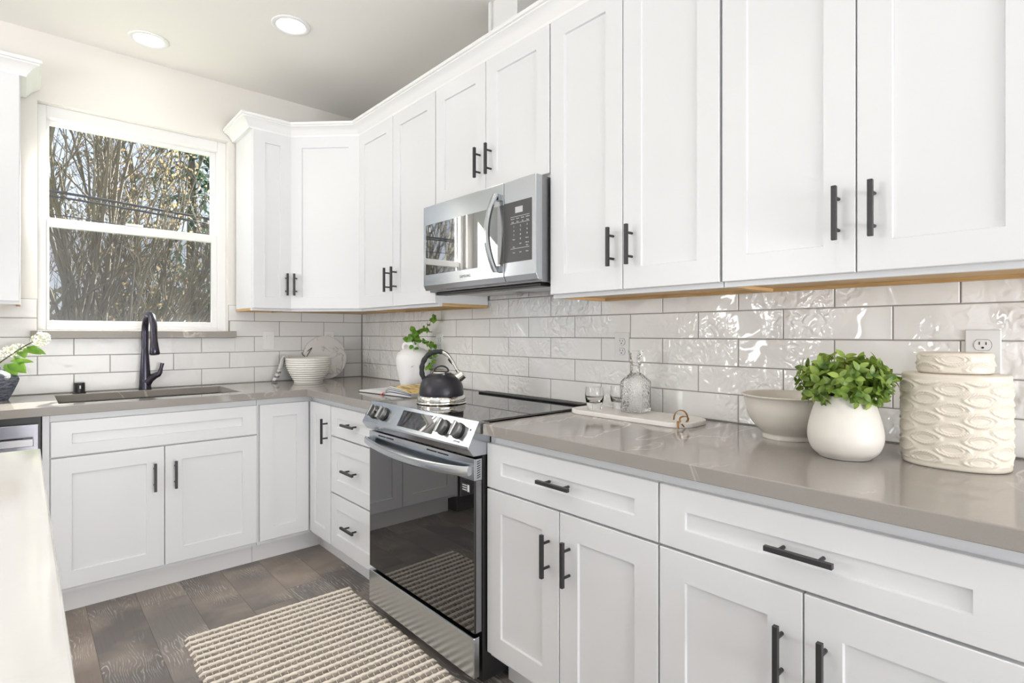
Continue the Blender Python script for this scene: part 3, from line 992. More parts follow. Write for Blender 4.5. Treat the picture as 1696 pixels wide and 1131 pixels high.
# control panel wedge
wedge = [(0.060, 0.9142), (0.016, 0.9240), (0.010, 0.9235), (-0.0355, 0.841), (-0.0355, 0.834), (-0.014, 0.806), (0.060, 0.806)]
cp = MB().prism(wedge, -0.001, RW + 0.001, 'x').build('control_panel', M['steel'], t, bevel=0.002)
nrm = Vector((0, -(0.9235 - 0.841), 0.0455)).normalized()     # outward normal of the sloping face (y,z)
tang = Vector((0, 0.0455, 0.0825)).normalized()
mid = Vector((0, (0.010 - 0.0355) / 2, (0.9235 + 0.841) / 2))
slope = math.atan2(0.0825, 0.0455)   # angle of the face from horizontal
rotp = (slope, 0, 0)


def on_panel(x, q, out=0.0):
    p = mid + tang * q + nrm * out
    return (x, p.y, p.z)


ds = MB().box(-0.122, 0.122, -0.0335, 0.0335, 0, 0.0012).build('display', M['blackgl'], cp, loc=on_panel(0.405, 0.000, 0.0002), rot=rotp)
for kx in (0.072, 0.152, 0.585, 0.672):
    kn = MB().lathe([(0, 0), (0.029, 0), (0.029, 0.005), (0.026, 0.006), (0.0, 0.006)], 28).build('knob_skirt', M['blackpl'], cp, smooth=35, loc=on_panel(kx, 0, 0.0002), rot=rotp)
    g = MB().lathe([(0, 0.006), (0.0255, 0.006), (0.0255, 0.020), (0.0235, 0.0225), (0, 0.0225)], 28)
    g.build('knob', M['knob'], kn, smooth=35)
    g2 = MB().box(-0.0062, 0.0062, -0.0265, 0.0265, 0.0222, 0.034).build('knob_grip', M['knob'], kn, bevel=0.0025)
    g2.rotation_euler = (0, 0, math.radians(-8))
MB().lathe([(0, 0), (0.0035, 0), (0.0035, 0.0006), (0, 0.0006)], 12).build('indicator_lamp', M['slot'], cp, loc=on_panel(RW - 0.022, 0.012, 0.0002), rot=rotp)
text_mesh('lettering', 'SAMSUNG', 0.0085, M['greyprint'], cp, on_panel(RW - 0.07, -0.037, 0.0003), rotp)
# oven door
od = MB().box(0.004, RW - 0.006, 0.0, 0.028, 0.203, 0.7945).build('oven_door', M['blackpl'], t, bevel=0.002)
st = MB()
st.box(0.003, RW - 0.005, -0.004, -0.0002, 0.722, 0.7955)
st.build('door_top_strip', M['steel'], od, bevel=0.001)
MB().box(0.006, RW - 0.008, -0.0035, -0.0002, 0.206, 0.7215).build('door_glass', M['ovengl'], od)
for a, b in ((0.085, 0.145), (0.152, 0.212), (0.46, 0.525), (0.532, 0.60)):
    MB().box(a, b, -0.0046, -0.0041, 0.7815, 0.7865).build('vent_slot', M['slot'], od)
sl = MB()
for k in range(18):
    sl.box(0.06 + 0.0355 * k, 0.084 + 0.0355 * k, 0.004, 0.024, 0.7946, 0.7962)
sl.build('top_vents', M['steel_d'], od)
# louvred end cap and edge profile on the door's near side
MB().box(RW - 0.0062, RW - 0.0042, 0.0, 0.027, 0.722, 0.7945).build('end_cap', M['steel'], od)
sl = MB()
for k in range(8):
    z = 0.729 + 0.0078 * k
    sl.prism([(0.006, z), (0.021, z + 0.004), (0.021, z + 0.0065), (0.006, z + 0.0025)], RW - 0.0043, RW - 0.0036, 'x')
sl.build('louvres', M['slot'], od)
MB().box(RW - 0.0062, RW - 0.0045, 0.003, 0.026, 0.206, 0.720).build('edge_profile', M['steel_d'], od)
# bow handle
hb = MB(); N = 28; ring = []
for i in range(N + 1):
    q = i / N; x = 0.004 + q * (RW - 0.016)
    bow = math.sin(PI * q) ** 0.8
    y = -0.016 - 0.026 * bow
    zc = 0.7565 - 0.018 * bow
    hz_ = 0.0165
    ring.append([hb.bm.verts.new((x, y + dy, zc + dz)) for dy, dz in ((0.0, hz_ * 0.8), (-0.007, hz_), (-0.013, hz_ * 0.45), (-0.013, -hz_ * 0.6), (-0.007, -hz_), (0.003, -hz_ * 0.8))])
for a, b in zip(ring, ring[1:]):
    for k in range(6):
        hb.face([a[k], a[(k + 1) % 6], b[(k + 1) % 6], b[k]])
hb.face(ring[0]); hb.face(ring[-1][::-1])
hb.box(0.005, 0.03, -0.018, -0.003, 0.744, 0.769).box(RW - 0.036, RW - 0.013, -0.018, -0.003, 0.744, 0.769)
hb.build('door_handle', M['steel'], od, smooth=40)
stk = MB().box(RW - 0.075, RW - 0.030, -0.0042, -0.0036, 0.676, 0.705).build('door_sticker', M['slot'], od)
mb = MB()
for k in range(3):
    mb.box(RW - 0.072, RW - 0.048, -0.0046, -0.0043, 0.681 + 0.008 * k, 0.684 + 0.008 * k)
mb.box(RW - 0.044, RW - 0.033, -0.0046, -0.0043, 0.679, 0.702)
mb.build('sticker_lines', M['print'], od)
# storage drawer
MB().box(0.004, RW - 0.006, -0.006, 0.020, 0.052, 0.190).build('storage_drawer', M['steel'], t, bevel=0.003)

# ------------------------------------------------------------------ microwave
MWW = 0.757
t = thing('microwave_oven', 'stainless over-the-range microwave with black glass window', 'microwave', (-0.400, -1.4290, 0), R90)
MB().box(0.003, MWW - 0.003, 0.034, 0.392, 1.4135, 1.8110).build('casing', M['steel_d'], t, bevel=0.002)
DWX = 0.575
dr = MB()
dz = [(0.0, 1.8115), (0.0, 1.443), (0.012, 1.421), (0.033, 1.421), (0.033, 1.8115)]
dr.prism(dz, 0.0, DWX, 'x')
dr = dr.build('door', M['steel'], t, bevel=0.002)
MB().prism([(p[0], p[1]) for p in dz], DWX + 0.003, MWW, 'x').build('control_side', M['steel'], t, bevel=0.002)
wd = MB().box(0.022, DWX - 0.001, -0.0012, 0.0, 1.493, 1.7245).build('door_window', M['mwgl'], dr)
MB().box(0.050, 0.062, -0.0018, -0.0013, 1.690, 1.711).build('window_sticker', M['lcd'], dr)
text_mesh('lettering', 'SAMSUNG', 0.017, M['greyprint'], dr, (0.325, -0.0004, 1.465), (PI / 2, 0, 0))
# bowed vertical handle
hb = MB(); N = 24; ring = []
for i in range(N + 1):
    q = i / N; z = 1.462 + q * 0.308
    bow = math.sin(PI * q) ** 0.85
    y = -0.014 - 0.034 * bow
    x = DWX - 0.030 - 0.016 * bow
    ring.append([hb.bm.verts.new((x + dx, y + dy, z)) for dx, dy in ((-0.013, 0.004), (-0.013, -0.005), (-0.006, -0.011), (0.008, -0.011), (0.014, -0.005), (0.014, 0.004))])
for a, b in zip(ring, ring[1:]):
    for k in range(6):
        hb.face([a[k], a[(k + 1) % 6], b[(k + 1) % 6], b[k]])
hb.face(ring[0]); hb.face(ring[-1][::-1])
hb.box(DWX - 0.041, DWX - 0.016, -0.014, -0.0005, 1.463, 1.486).box(DWX - 0.041, DWX - 0.016, -0.014, -0.0005, 1.746, 1.769)
hb.build('door_handle', M['steel'], dr, smooth=40)
pn = MB().box(DWX + 0.0035, MWW - 0.022, -0.0012, 0.0, 1.495, 1.7265).build('control_panel', M['panelgl'], t)
MB().box(0.645, 0.687, -0.0018, -0.0013, 1.681, 1.704).build('display', M['lcd'], pn)
lines = MB()
for z in (1.667, 1.642, 1.545):
    lines.box(0.618, 0.724, -0.0018, -0.0013, z, z + 0.0010)
lines.build('panel_rules', M['print'], pn)
RX = (PI / 2, 0, 0)
keys = []
for r_, row_ in enumerate((('Popcorn', 'Potato', 'Reheat', 'Defrost'), ('Cook', 'Pizza', 'Soft', 'Keep'))):
    for c_, s_ in enumerate(row_):
        keys.append((s_, 0.0062, 0.630 + c_ * 0.028, 1.660 - r_ * 0.012))
for r_, row_ in enumerate((('1', '2', '3'), ('4', '5', '6'), ('7', '8', '9'), ('Timer', '0', 'Power'))):
    for c_, s_ in enumerate(row_):
        keys.append((s_, 0.010 if len(s_) == 1 else 0.0065, 0.637 + c_ * 0.037, 1.630 - r_ * 0.0165))
keys += [('Light', 0.0065, 0.674, 1.563), ('+30 sec', 0.0065, 0.711, 1.563), ('Stop', 0.0065, 0.637, 1.552), ('Start', 0.0065, 0.711, 1.553), ('Vent', 0.0065, 0.637, 1.530), ('Lock', 0.0065, 0.674, 1.530), ('Clock', 0.0065, 0.711, 1.530)]
for s_, sz, x, z in keys:
    text_mesh('key_label', s_, sz, M['print'], pn, (x, -0.0014, z), RX, 0.0001)
# underside
un = MB().box(0.03, MWW - 0.03, 0.050, 0.110, 1.400, 1.4133).build('front_grille', M['blackpl'], t, bevel=0.003)
for a, b in ((0.05, 0.33), (0.43, 0.71)):
    MB().box(a, b, 0.16, 0.33, 1.4075, 1.4133).build('grease_filter', M['filter'], t, bevel=0.002)
MB().box(0.335, 0.425, 0.19, 0.27, 1.409, 1.4133).build('lamp_lens', M['lcd'], t)


# ------------------------------------------------------------------ outlets and switch
def outlet(label, loc, rz, duplex=True, name='wall_outlet', cat='outlet', group=None):
    t = thing(name, label, cat, loc, rz, group)
    MB().box(-0.035, 0.035, -0.0055, -0.0004, -0.058, 0.058).build('plate', M['plate'], t, bevel=0.0022)
    if duplex:
        for z in (0.0195, -0.0195):
            f_ = MB()
            pts = []
            for k in range(24):
                a = 2 * PI * k / 24
                pts.append((0.0172 * math.cos(a), z + max(-0.0135, min(0.0135, 0.0172 * math.sin(a)))))
            f_.prism(pts, -0.0056, -0.0072, 'y')
            rc = f_.build('receptacle', M['plate'], t)
            s_ = MB().box(-0.0075, -0.0055, -0.0077, -0.0073, z + 0.0005, z + 0.0085).box(0.0055, 0.0075, -0.0077, -0.0073, z + 0.0005, z + 0.0075)
            s_.prism([(0.0028 * math.cos(2 * PI * k / 10), z - 0.0065 + 0.0026 * math.sin(2 * PI * k / 10)) for k in range(10)], -0.0073, -0.0077, 'y')
            s_.build('slots', M['slot'], rc)
            ring_ = MB(); k_ = len(pts)
            o1 = [(p[0] * 1.04, z + (p[1] - z) * 1.05) for p in pts]
            ring_.prism(o1, -0.0056, -0.0060, 'y'); ring_.build('gap_line', M['slot'], rc)
        MB().lathe([(0, 0), (0.003, 0), (0.003, 0.0012), (0, 0.0015)], 10).build('screw', M['plate'], t, loc=(0, -0.0055, 0), rot=(PI / 2, 0, 0))
    else:
        MB().box(-0.0165, 0.0165, -0.0064, -0.0056, -0.033, 0.033).build('rocker_frame', M['plate'], t, bevel=0.0004)
        MB().prism([(-0.0065, -0.0305), (-0.0085, 0.0), (-0.0115, 0.0305), (-0.006, 0.0305), (-0.006, -0.0305)], -0.0145, 0.0145, 'x').build('rocker', M['plate'], t)
    return t


outlet('white duplex outlet behind the patterned canister', (-0.0003, -3.3915, 1.171), R90)
outlet('white duplex outlet behind the glass decanter', (-0.0003, -2.278, 1.167), R90)
outlet('white duplex outlet beside the leafy jug, behind the kettle', (-0.0003, -0.980, 1.166), R90)
outlet('white outlet half hidden behind the round marble board', (-0.245, -0.0003, 1.177), 0)
outlet('white rocker light switch on the tiles above the striped towel', (-0.642, -0.0003, 1.178), 0, False, 'light_switch', 'light switch')

# ------------------------------------------------------------------ recessed lights
for i, (x, y, lab) in enumerate(((-1.322, -0.270, 'round recessed ceiling light nearest the window wall'), (-0.823, -0.893, 'round recessed ceiling light above the inside corner, farther from the window wall'))):
    t = thing('recessed_light', lab, 'ceiling light', (x, y, CEIL), 0)
    MB().lathe([(0.066, -0.0005), (0.090, -0.0005), (0.090, -0.004), (0.086, -0.0065), (0.070, -0.007), (0.066, -0.004)], 48).build('trim_ring', M['trimw'], t, smooth=40)
    MB().lathe([(0.0, -0.0035), (0.0655, -0.0035), (0.0655, -0.001), (0, -0.001)], 40).build('diffuser', M['lampglow'], t, smooth=40)
    lp = bpy.data.lights.new('lamp', 'SPOT'); lp.energy = 2.5; lp.spot_size = math.radians(130); lp.spot_blend = 0.8; lp.shadow_soft_size = 0.06; lp.color = (1.0, 0.93, 0.83)
    lo = bpy.data.objects.new('lamp', lp); lo.parent = t; lo.location = (0, 0, -0.02); COL.objects.link(lo)


# ------------------------------------------------------------------ things on the worktop right of the range
def rprof(pts, n=6):
    """smooth a lathe profile with Catmull-Rom"""
    out = []
    for i in range(len(pts) - 1):
        p0 = pts[max(0, i - 1)]; p1 = pts[i]; p2 = pts[i + 1]; p3 = pts[min(len(pts) - 1, i + 2)]
        for k in range(n):
            q = k / n
            f = lambda a, b, c, d: 0.5 * (2 * b + (c - a) * q + (2 * a - 5 * b + 4 * c - d) * q * q + (3 * b - a - 3 * c + d) * q ** 3)
            out.append((max(0.0, f(p0[0], p1[0], p2[0], p3[0])), f(p0[1], p1[1], p2[1], p3[1])))
    out.append(pts[-1])
    return out


def embossed(a, b, z0, z1, n=440, nz=170, expo=2.25, round_top=0.006, top=True, su=0.096, sv=0.0455, margin=0.012, amp=0.0034, ph=0.0):
    mb = MB()
    samp = [(math.copysign(abs(math.cos(q)) ** (2 / expo), math.cos(q)) * b, math.copysign(abs(math.sin(q)) ** (2 / expo), math.sin(q)) * a) for q in [2 * PI * k / 720 for k in range(721)]]
    L = [0.0]
    for p, q in zip(samp, samp[1:]):
        L.append(L[-1] + math.hypot(q[0] - p[0], q[1] - p[1]))
    tot = L[-1]; cols = max(1, round(tot / su)); su = tot / cols
    ring_pts = []; j = 0
    for k in range(n):
        s = tot * k / n
        while L[j + 1] < s: j += 1
        w_ = (s - L[j]) / (L[j + 1] - L[j] + 1e-12)
        p = [samp[j][i] + (samp[j + 1][i] - samp[j][i]) * w_ for i in (0, 1)]
        d = (samp[j + 1][0] - samp[j][0], samp[j + 1][1] - samp[j][1]); dl_ = math.hypot(*d)
        ring_pts.append((p[0], p[1], d[1] / dl_, -d[0] / dl_, s))
    H = z1 - z0; rings = []
    for i in range(nz + 1):
        z = z0 + H * i / nz
        inset = 0.0
        for e in (z - z0, z1 - z):
            if e < round_top: inset = round_top - math.sqrt(max(0, round_top ** 2 - (round_top - e) ** 2))
        fade = max(0.0, min(1.0, (z - z0 - margin) / 0.006)) * max(0.0, min(1.0, (z1 - margin - z) / 0.006))
        R = []
        for (x, y, nx, ny, s) in ring_pts:
            u = 2 * PI * s / su; v = 2 * PI * (z - z0 + ph) / sv
            f_ = math.cos(u) + math.cos(v)
            h = 0
            for c_ in (0.72, -0.72, 1.35, -1.35):
                gr = math.hypot(math.sin(u) * 2 * PI / su, math.sin(v) * 2 * PI / sv) + 25
                d_ = abs(f_ - c_) / gr
                rope = 1 + 0.25 * math.sin((s * 1.3 + z) * 900) if c_ > 0 else 1 + 0.25 * math.sin((s * 1.3 - z) * 900)
                h = max(h, math.exp(-(d_ / (0.0031 if abs(c_) < 1 else 0.0018)) ** 2) * rope * (1.0 if abs(c_) < 1 else 0.55))
            o_ = h * amp * fade - inset
            R.append(mb.bm.verts.new((x + nx * o_, y + ny * o_, z)))
        rings.append(R)
    for A, B in zip(rings, rings[1:]):
        for k in range(n):
            mb.face([A[k], A[(k + 1) % n], B[(k + 1) % n], B[k]])
    mb.face(rings[0][::-1]); mb.face(rings[-1])
    return mb


t = thing('canister', 'large oval cream canister with raised lattice pattern and lid', 'canister', (-0.186, -3.364, CT1), math.radians(6))
embossed(0.101, 0.086, 0.0, 0.213).build('canister_body', M['canister'], t, smooth=60)
embossed(0.070, 0.062, 0.2135, 0.262, n=320, nz=52, margin=0.004, ph=0.012).build('lid', M['canister'], t, smooth=60)

t = thing('serving_bowl', 'deep cream footed bowl standing behind the potted herb', 'bowl', (-0.136, -2.973, CT1))
pr = rprof([(0.0, 0.004), (0.060, 0.003), (0.068, 0.0), (0.069, 0.004), (0.069, 0.014), (0.076, 0.021), (0.098, 0.045), (0.112, 0.075), (0.117, 0.105), (0.121, 0.118), (0.128, 0.124), (0.128, 0.127), (0.121, 0.126), (0.113, 0.105), (0.104, 0.065), (0.075, 0.026), (0.0, 0.016)], 5)
MB().lathe(pr, 64).build('bowl', M['cream'], t, smooth=60)

t = thing('vase', 'rounded satin white vase holding the small-leaved herb', 'vase', (-0.288, -3.166, CT1))
pr = rprof([(0.0, 0.003), (0.050, 0.001), (0.058, 0.004), (0.074, 0.020), (0.0825, 0.048), (0.080, 0.080), (0.070, 0.118), (0.060, 0.145), (0.0575, 0.152), (0.054, 0.150), (0.060, 0.12), (0.070, 0.06), (0.0, 0.02)], 6)
MB().lathe(pr, 64).build('vase_body', M['vasew'], t, smooth=60)

rng = random.Random(4)
t = thing('potted_herb', 'bushy green herb with small oval leaves in the white vase', 'plant', (-0.288, -3.166, CT1 + 0.138))
st, lf = MB(), MB()
for k in range(125):
    az = rng.random() * 2 * PI
    el = rng.uniform(-0.75, 0.25) if k % 3 == 0 else math.asin(rng.uniform(0.05, 0.98))
    ln = rng.uniform(0.82, 1.08)
    tipp = Vector((0.100 * math.cos(az) * math.cos(el), 0.100 * math.sin(az) * math.cos(el), 0.046 + 0.060 * math.sin(el))) * ln
    base = Vector((0.028 * math.cos(az) * rng.random(), 0.028 * math.sin(az) * rng.random(), -0.004))
    p1 = base + Vector((tipp.x * 0.35, tipp.y * 0.35, max(0.045, tipp.z * 0.9)))
    pts = []
    for i in range(6):
        q = i / 5
        pts.append(base * (1 - q) ** 2 + p1 * 2 * q * (1 - q) + tipp * q * q)
    st.tube(pts, [0.0013, 0.0012, 0.0011, 0.001, 0.0008, 0.0006], 5)
    ax = (pts[-1] - pts[-2]).normalized()
    s_ = ax.cross(Vector((0, 0, 1))); s_ = s_.normalized() if s_.length > 1e-3 else Vector((1, 0, 0)); u_ = s_.cross(ax)
    out = Vector((tipp.x, tipp.y, 0.02)).normalized()
    for i in (3, 4, 5):
        a0 = rng.random() * 6.28
        for j in range(2 if i < 5 else 3):
            a = a0 + (PI if i < 5 else 2.1) * j
            side = s_ * math.cos(a) + u_ * math.sin(a)
            ld = side + ax * rng.uniform(0.3, 0.9)
            L_ = rng.uniform(0.020, 0.030)
            lf.leaf(pts[i], ld, ax * 0.8 + out * 0.5 + Vector((0, 0, 0.5)), L_, L_ * rng.uniform(0.50, 0.62), rng.uniform(-0.1, 0.3), 0.18, 6)
st.build('stems', M['stem'], t)
lf.build('foliage', M['herb'], t, smooth=180)

# serving board with decanter and two tumblers
t = thing('serving_board', 'long pale marble serving board with a leather loop under the decanter', 'board', (-0.152, -2.443, CT1))
mb = MB(); out = []
hx, hy, rr = 0.094, 0.255, 0.065
for cx, cy, a0 in ((hx - rr, hy - rr, 0), (-hx + rr, hy - rr, PI / 2), (-hx + rr, -hy + rr, PI), (hx - rr, -hy + rr, 1.5 * PI)):
    for k in range(11):
        a = a0 + PI / 2 * k / 10
        out.append((cx + rr * math.cos(a), cy + rr * math.sin(a)))
mb.prism(out, 0.0, 0.0165, 'z').build('board', M['marble2'], t, bevel=0.003)
sp_ = MB()
def ribbon(mb, pts, w, th, wdir):
    pts = [Vector(p) for p in pts]; wd_ = Vector(wdir).normalized(); rings = []
    for i, p in enumerate(pts):
        d = (pts[min(i + 1, len(pts) - 1)] - pts[max(i - 1, 0)]).normalized()
        nrm_ = d.cross(wd_).normalized(); ww = nrm_.cross(d).normalized()
        rings.append([mb.bm.verts.new(p + ww * sx_ * w / 2 + nrm_ * sy_ * th / 2) for sx_, sy_ in ((-1, -1), (1, -1), (1, 1), (-1, 1))])
    for a, b in zip(rings, rings[1:]):
        for k in range(4): mb.face([a[k], a[(k + 1) % 4], b[(k + 1) % 4], b[k]])
    mb.face(rings[0][::-1]); mb.face(rings[-1])
    return mb
ribbon(sp_, [(-0.040 + 0.004 * math.sin(a), -0.190 - 0.022 + 0.026 * math.cos(a), 0.018 + 0.034 * max(0, math.sin(a)) ** 0.8) for a in [PI * k / 12 for k in range(13)]], 0.007, 0.0018, (1, 0, 0.2))
ribbon(sp_, [(-0.060 - 0.020 * math.cos(a), -0.236 + 0.006 * math.sin(2 * a), 0.020 + 0.017 * math.sin(a)) for a in [2 * PI * k / 20 for k in range(20)]], 0.006, 0.0018, (0, 1, 0.2))
ribbon(sp_, [(-0.075, -0.224, 0.018), (-0.083, -0.228, 0.023), (-0.090, -0.232, 0.014), (-0.096, -0.236, 0.002)], 0.007, 0.0018, (0, 1, 0))
sp_.build('leather_loop', M['strap'], t)

t = thing('decanter', 'square cut-glass decanter with stopper on the marble board', 'decanter', (-0.118, -2.425, CT1 + 0.0168), math.radians(8))
t.scale = (1.12, 1.12, 1.0)


def sq_loft(secs, n=6):
    """rounded-square sections (half, z, corner) joined"""
    mb = MB(); rings = []
    for h, z, r in secs:
        R = []
        for cx, cy, a0 in ((1, 1, 0), (-1, 1, PI / 2), (-1, -1, PI), (1, -1, 1.5 * PI)):
            for k in range(n):
                a = a0 + PI / 2 * k / (n - 1)
                R.append(mb.bm.verts.new((cx * (h - r) + r * math.cos(a), cy * (h - r) + r * math.sin(a), z)))
        rings.append(R)
    m_ = len(rings[0])
    for A, B in zip(rings, rings[1:]):
        for k in range(m_):
            mb.face([A[k], A[(k + 1) % m_], B[(k + 1) % m_], B[k]])
    mb.face(rings[0][::-1]); mb.face(rings[-1])
    return mb


sq_loft([(0.030, 0.0, 0.006), (0.037, 0.002, 0.007), (0.0385, 0.008, 0.007), (0.0385, 0.105, 0.007), (0.0385, 0.112, 0.010), (0.034, 0.121, 0.013), (0.022, 0.137, 0.017), (0.0155, 0.146, 0.0153), (0.014, 0.158, 0.0138), (0.0145, 0.172, 0.0143), (0.019, 0.175, 0.0185), (0.019, 0.181, 0.0185), (0.013, 0.182, 0.0128), (0.0105, 0.150, 0.0103), (0.024, 0.126, 0.015), (0.0325, 0.108, 0.010), (0.0335, 0.014, 0.008), (0.0, 0.012, 0.0)]).build('bottle', M['crystal'], t, smooth=50)
sq_loft([(0.010, 0.160, 0.0098), (0.0125, 0.183, 0.0120), (0.0135, 0.187, 0.008), (0.019, 0.222, 0.005), (0.0195, 0.226, 0.005)]).build('stopper', M['crystal'], t, smooth=40)


def tumbler(label, loc, group=None):
    t = thing('tumbler', label, 'glass', loc, 0, group)
    pr = [(0, 0), (0.025, 0), (0.027, 0.002), (0.030, 0.018), (0.0355, 0.045), (0.0365, 0.055), (0.0340, 0.075), (0.0330, 0.085), (0.0320, 0.085), (0.0328, 0.074), (0.0350, 0.055), (0.0325, 0.042), (0.022, 0.027), (0.0, 0.023)]
    MB().lathe(pr, 40).build('glass_body', M['clear'], t, smooth=60)
    return t


tumbler('clear glass tumbler at the end of the marble board, nearer the range', (-0.182, -2.283, CT1 + 0.0168))
tumbler('clear glass tumbler half hidden behind the decanter', (-0.090, -2.330, CT1 + 0.0168))

# ------------------------------------------------------------------ kettle on the cooktop
t = thing('kettle', 'charcoal whistling kettle with chrome base ring on the cooktop', 'kettle', (-0.468, -1.676, 0.9230), -0.7318)
MB().lathe(rprof([(0.0, 0.003), (0.098, 0.001), (0.1025, 0.006), (0.1025, 0.022), (0.099, 0.030), (0.094, 0.0335)], 4) + [(0.0, 0.0335)], 64).build('base_ring', M['chrome'], t, smooth=45)
MB().lathe(rprof([(0.094, 0.0337), (0.0945, 0.050), (0.090, 0.078), (0.077, 0.104), (0.058, 0.120), (0.045, 0.125)], 5) + [(0.0, 0.125)], 64).build('kettle_body', M['kettle'], t, smooth=45)
ld = MB().lathe([(0.0, 0.1252), (0.043, 0.1252), (0.0445, 0.129), (0.042, 0.133), (0.030, 0.137), (0.0, 0.138)], 48).build('lid', M['chrome'], t, smooth=35)
ribbon(lb := MB(), [(0.030 * math.cos(a), 0.0, 0.135 + 0.022 * math.sin(a)) for a in [PI * k / 16 for k in range(17)]], 0.013, 0.006, (0, 1, 0))
lb.build('lid_knob', M['rubber'], ld, smooth=40)
# handle: grip arc and chrome arm
arc = [(-0.071, 0.098), (-0.082, 0.118), (-0.0845, 0.145), (-0.078, 0.175), (-0.060, 0.202), (-0.035, 0.216), (-0.008, 0.219), (0.006, 0.216)]
arc = rprof(arc, 4) if False else arc
def cr(pts, n=5):
    out = []
    for i in range(len(pts) - 1):
        p = [Vector(pts[max(0, i - 1)]), Vector(pts[i]), Vector(pts[i + 1]), Vector(pts[min(len(pts) - 1, i + 2)])]
        for k in range(n):
            q = k / n
            out.append(0.5 * (2 * p[1] + (p[2] - p[0]) * q + (2 * p[0] - 5 * p[1] + 4 * p[2] - p[3]) * q * q + (3 * p[1] - p[0] - 3 * p[2] + p[3]) * q ** 3))
    out.append(Vector(pts[-1]))
    return out
pa = cr([(x, 0, z) for x, z in arc])
MB().tube(pa, [0.0105 + 0.0012 * math.sin(i * 1.25) for i in range(len(pa))], 16).build('handle_grip', M['rubber'], t, smooth=60)
pb = cr([(0.004, 0, 0.217), (0.028, 0, 0.203), (0.050, 0, 0.172), (0.066, 0, 0.142), (0.078, 0, 0.127)])
MB().tube(pb, [0.0095] * 6 + [0.0075] * (len(pb) - 10) + [0.009] * 4, 16).build('handle_arm', M['chrome'], t, smooth=60)
MB().tube([(0.030, 0, 0.188), (0.038, 0, 0.180), (0.048, 0, 0.165)], [0.004, 0.007, 0.004], 10).build('trigger', M['rubber'], t, smooth=60)
spt = MB().tube([(0.052, 0, 0.092), (0.068, 0, 0.104), (0.070, 0, 0.1055), (0.094, 0, 0.123), (0.096, 0, 0.1245)], [0.026, 0.0255, 0.022, 0.020, 0.016], 24)
spt.build('spout', M['chrome'], t, smooth=35)
MB().tube([(0.0735, 0, 0.135), (0.086, 0, 0.128)], [0.006, 0.010], 12).build('spout_lever', M['chrome'], t, smooth=40)

# ------------------------------------------------------------------ jug and branches
t = thing('jug', 'matte white jug with a small neck handle in the corner behind the cookbook', 'jug', (-0.128, -0.905, CT1), math.radians(-40))
pr = rprof([(0.0, 0.003), (0.066, 0.001), (0.074, 0.006), (0.088, 0.060), (0.099, 0.120), (0.1015, 0.158), (0.092, 0.190), (0.066, 0.213), (0.040, 0.224), (0.029, 0.234), (0.028, 0.248), (0.031, 0.253), (0.026, 0.253), (0.022, 0.235), (0.05, 0.21), (0.085, 0.16), (0.06, 0.02), (0.0, 0.015)], 5)
MB().lathe(pr, 56).build('jug_body', M['chalk'], t, smooth=60)
MB().tube(cr([(-0.026, 0, 0.240), (-0.044, 0, 0.251), (-0.060, 0, 0.240), (-0.061, 0, 0.222), (-0.052, 0, 0.206)]), 0.0085, 12).build('jug_handle', M['chalk'], t, smooth=60)


def branch(st, lf, pts, n_leaf, size, rng, r0=0.0018):
    P = cr(pts, 6)
    st.tube(P, [r0 * (1 - 0.6 * i / len(P)) for i in range(len(P))], 6)
    for k in range(n_leaf):
        i = int((0.16 + 0.84 * k / max(1, n_leaf - 1)) * (len(P) - 1))
        d = (P[min(i + 1, len(P) - 1)] - P[max(0, i - 1)]).normalized()
        side = d.cross(Vector((rng.uniform(-.4, .4), rng.uniform(-.4, .4), 1))).normalized() * (1 if k % 2 else -1)
        ld_ = side * 0.8 + d * rng.uniform(0.2, 0.7) + Vector((0, 0, rng.uniform(-0.4, 0.5)))
        s = size * rng.uniform(0.7, 1.15)
        q = P[i] + side * 0.004
        lf.leaf(q, ld_, Vector((-0.65, -0.6, 0.35)) + Vector((rng.uniform(-.5, .5), rng.uniform(-.5, .5), rng.uniform(-.4, .4))), s, s * 0.82, rng.uniform(0, 0.25), 0.12, 5)


rng = random.Random(11)
t = thing('leafy_branches', 'green round-leaved branches trailing out of the matte white jug', 'plant', (0, 0, 0))
st, lf = MB(), MB()
mouth = (-0.130, -0.903, 1.150)
A = [mouth, (-0.134, -0.900, 1.185), (-0.115, -0.915, 1.226), (-0.085, -0.944, 1.243), (-0.060, -0.978, 1.285), (-0.046, -0.996, 1.306)]
branch(st, lf, A, 22, 0.037, rng)
branch(st, lf, [(-0.115, -0.915, 1.226), (-0.095, -0.945, 1.232), (-0.070, -0.975, 1.226)], 5, 0.030, rng, 0.001)
B_ = [mouth, (-0.135, -0.930, 1.174), (-0.105, -0.970, 1.174), (-0.082, -1.000, 1.140), (-0.072, -1.020, 1.100), (-0.082, -1.025, 1.060), (-0.095, -1.012, 1.026)]
branch(st, lf, B_, 28, 0.034, rng)
branch(st, lf, [(-0.105, -0.970, 1.174), (-0.080, -1.000, 1.165), (-0.062, -1.016, 1.150)], 6, 0.030, rng, 0.001)
C_ = [mouth, (-0.152, -0.935, 1.166), (-0.165, -0.962, 1.140), (-0.170, -0.975, 1.103), (-0.168, -0.980, 1.073), (-0.176, -0.975, 1.040)]
branch(st, lf, C_, 7, 0.026, rng, 0.0012)
for k in range(9):
    lf.leaf((-0.135 + rng.uniform(-.02, .02), -0.905 + rng.uniform(-.03, .02), 1.195 + rng.uniform(-.02, .045)), (rng.uniform(-1, 1), rng.uniform(-1, 1), rng.uniform(-.2, .8)), (-0.6, -0.7, 0.4), 0.040, 0.034, 0.15, 0.12, 5)
st.build('stems', M['stem'], t)
lf.build('leaves', M['euca'], t, smooth=180)

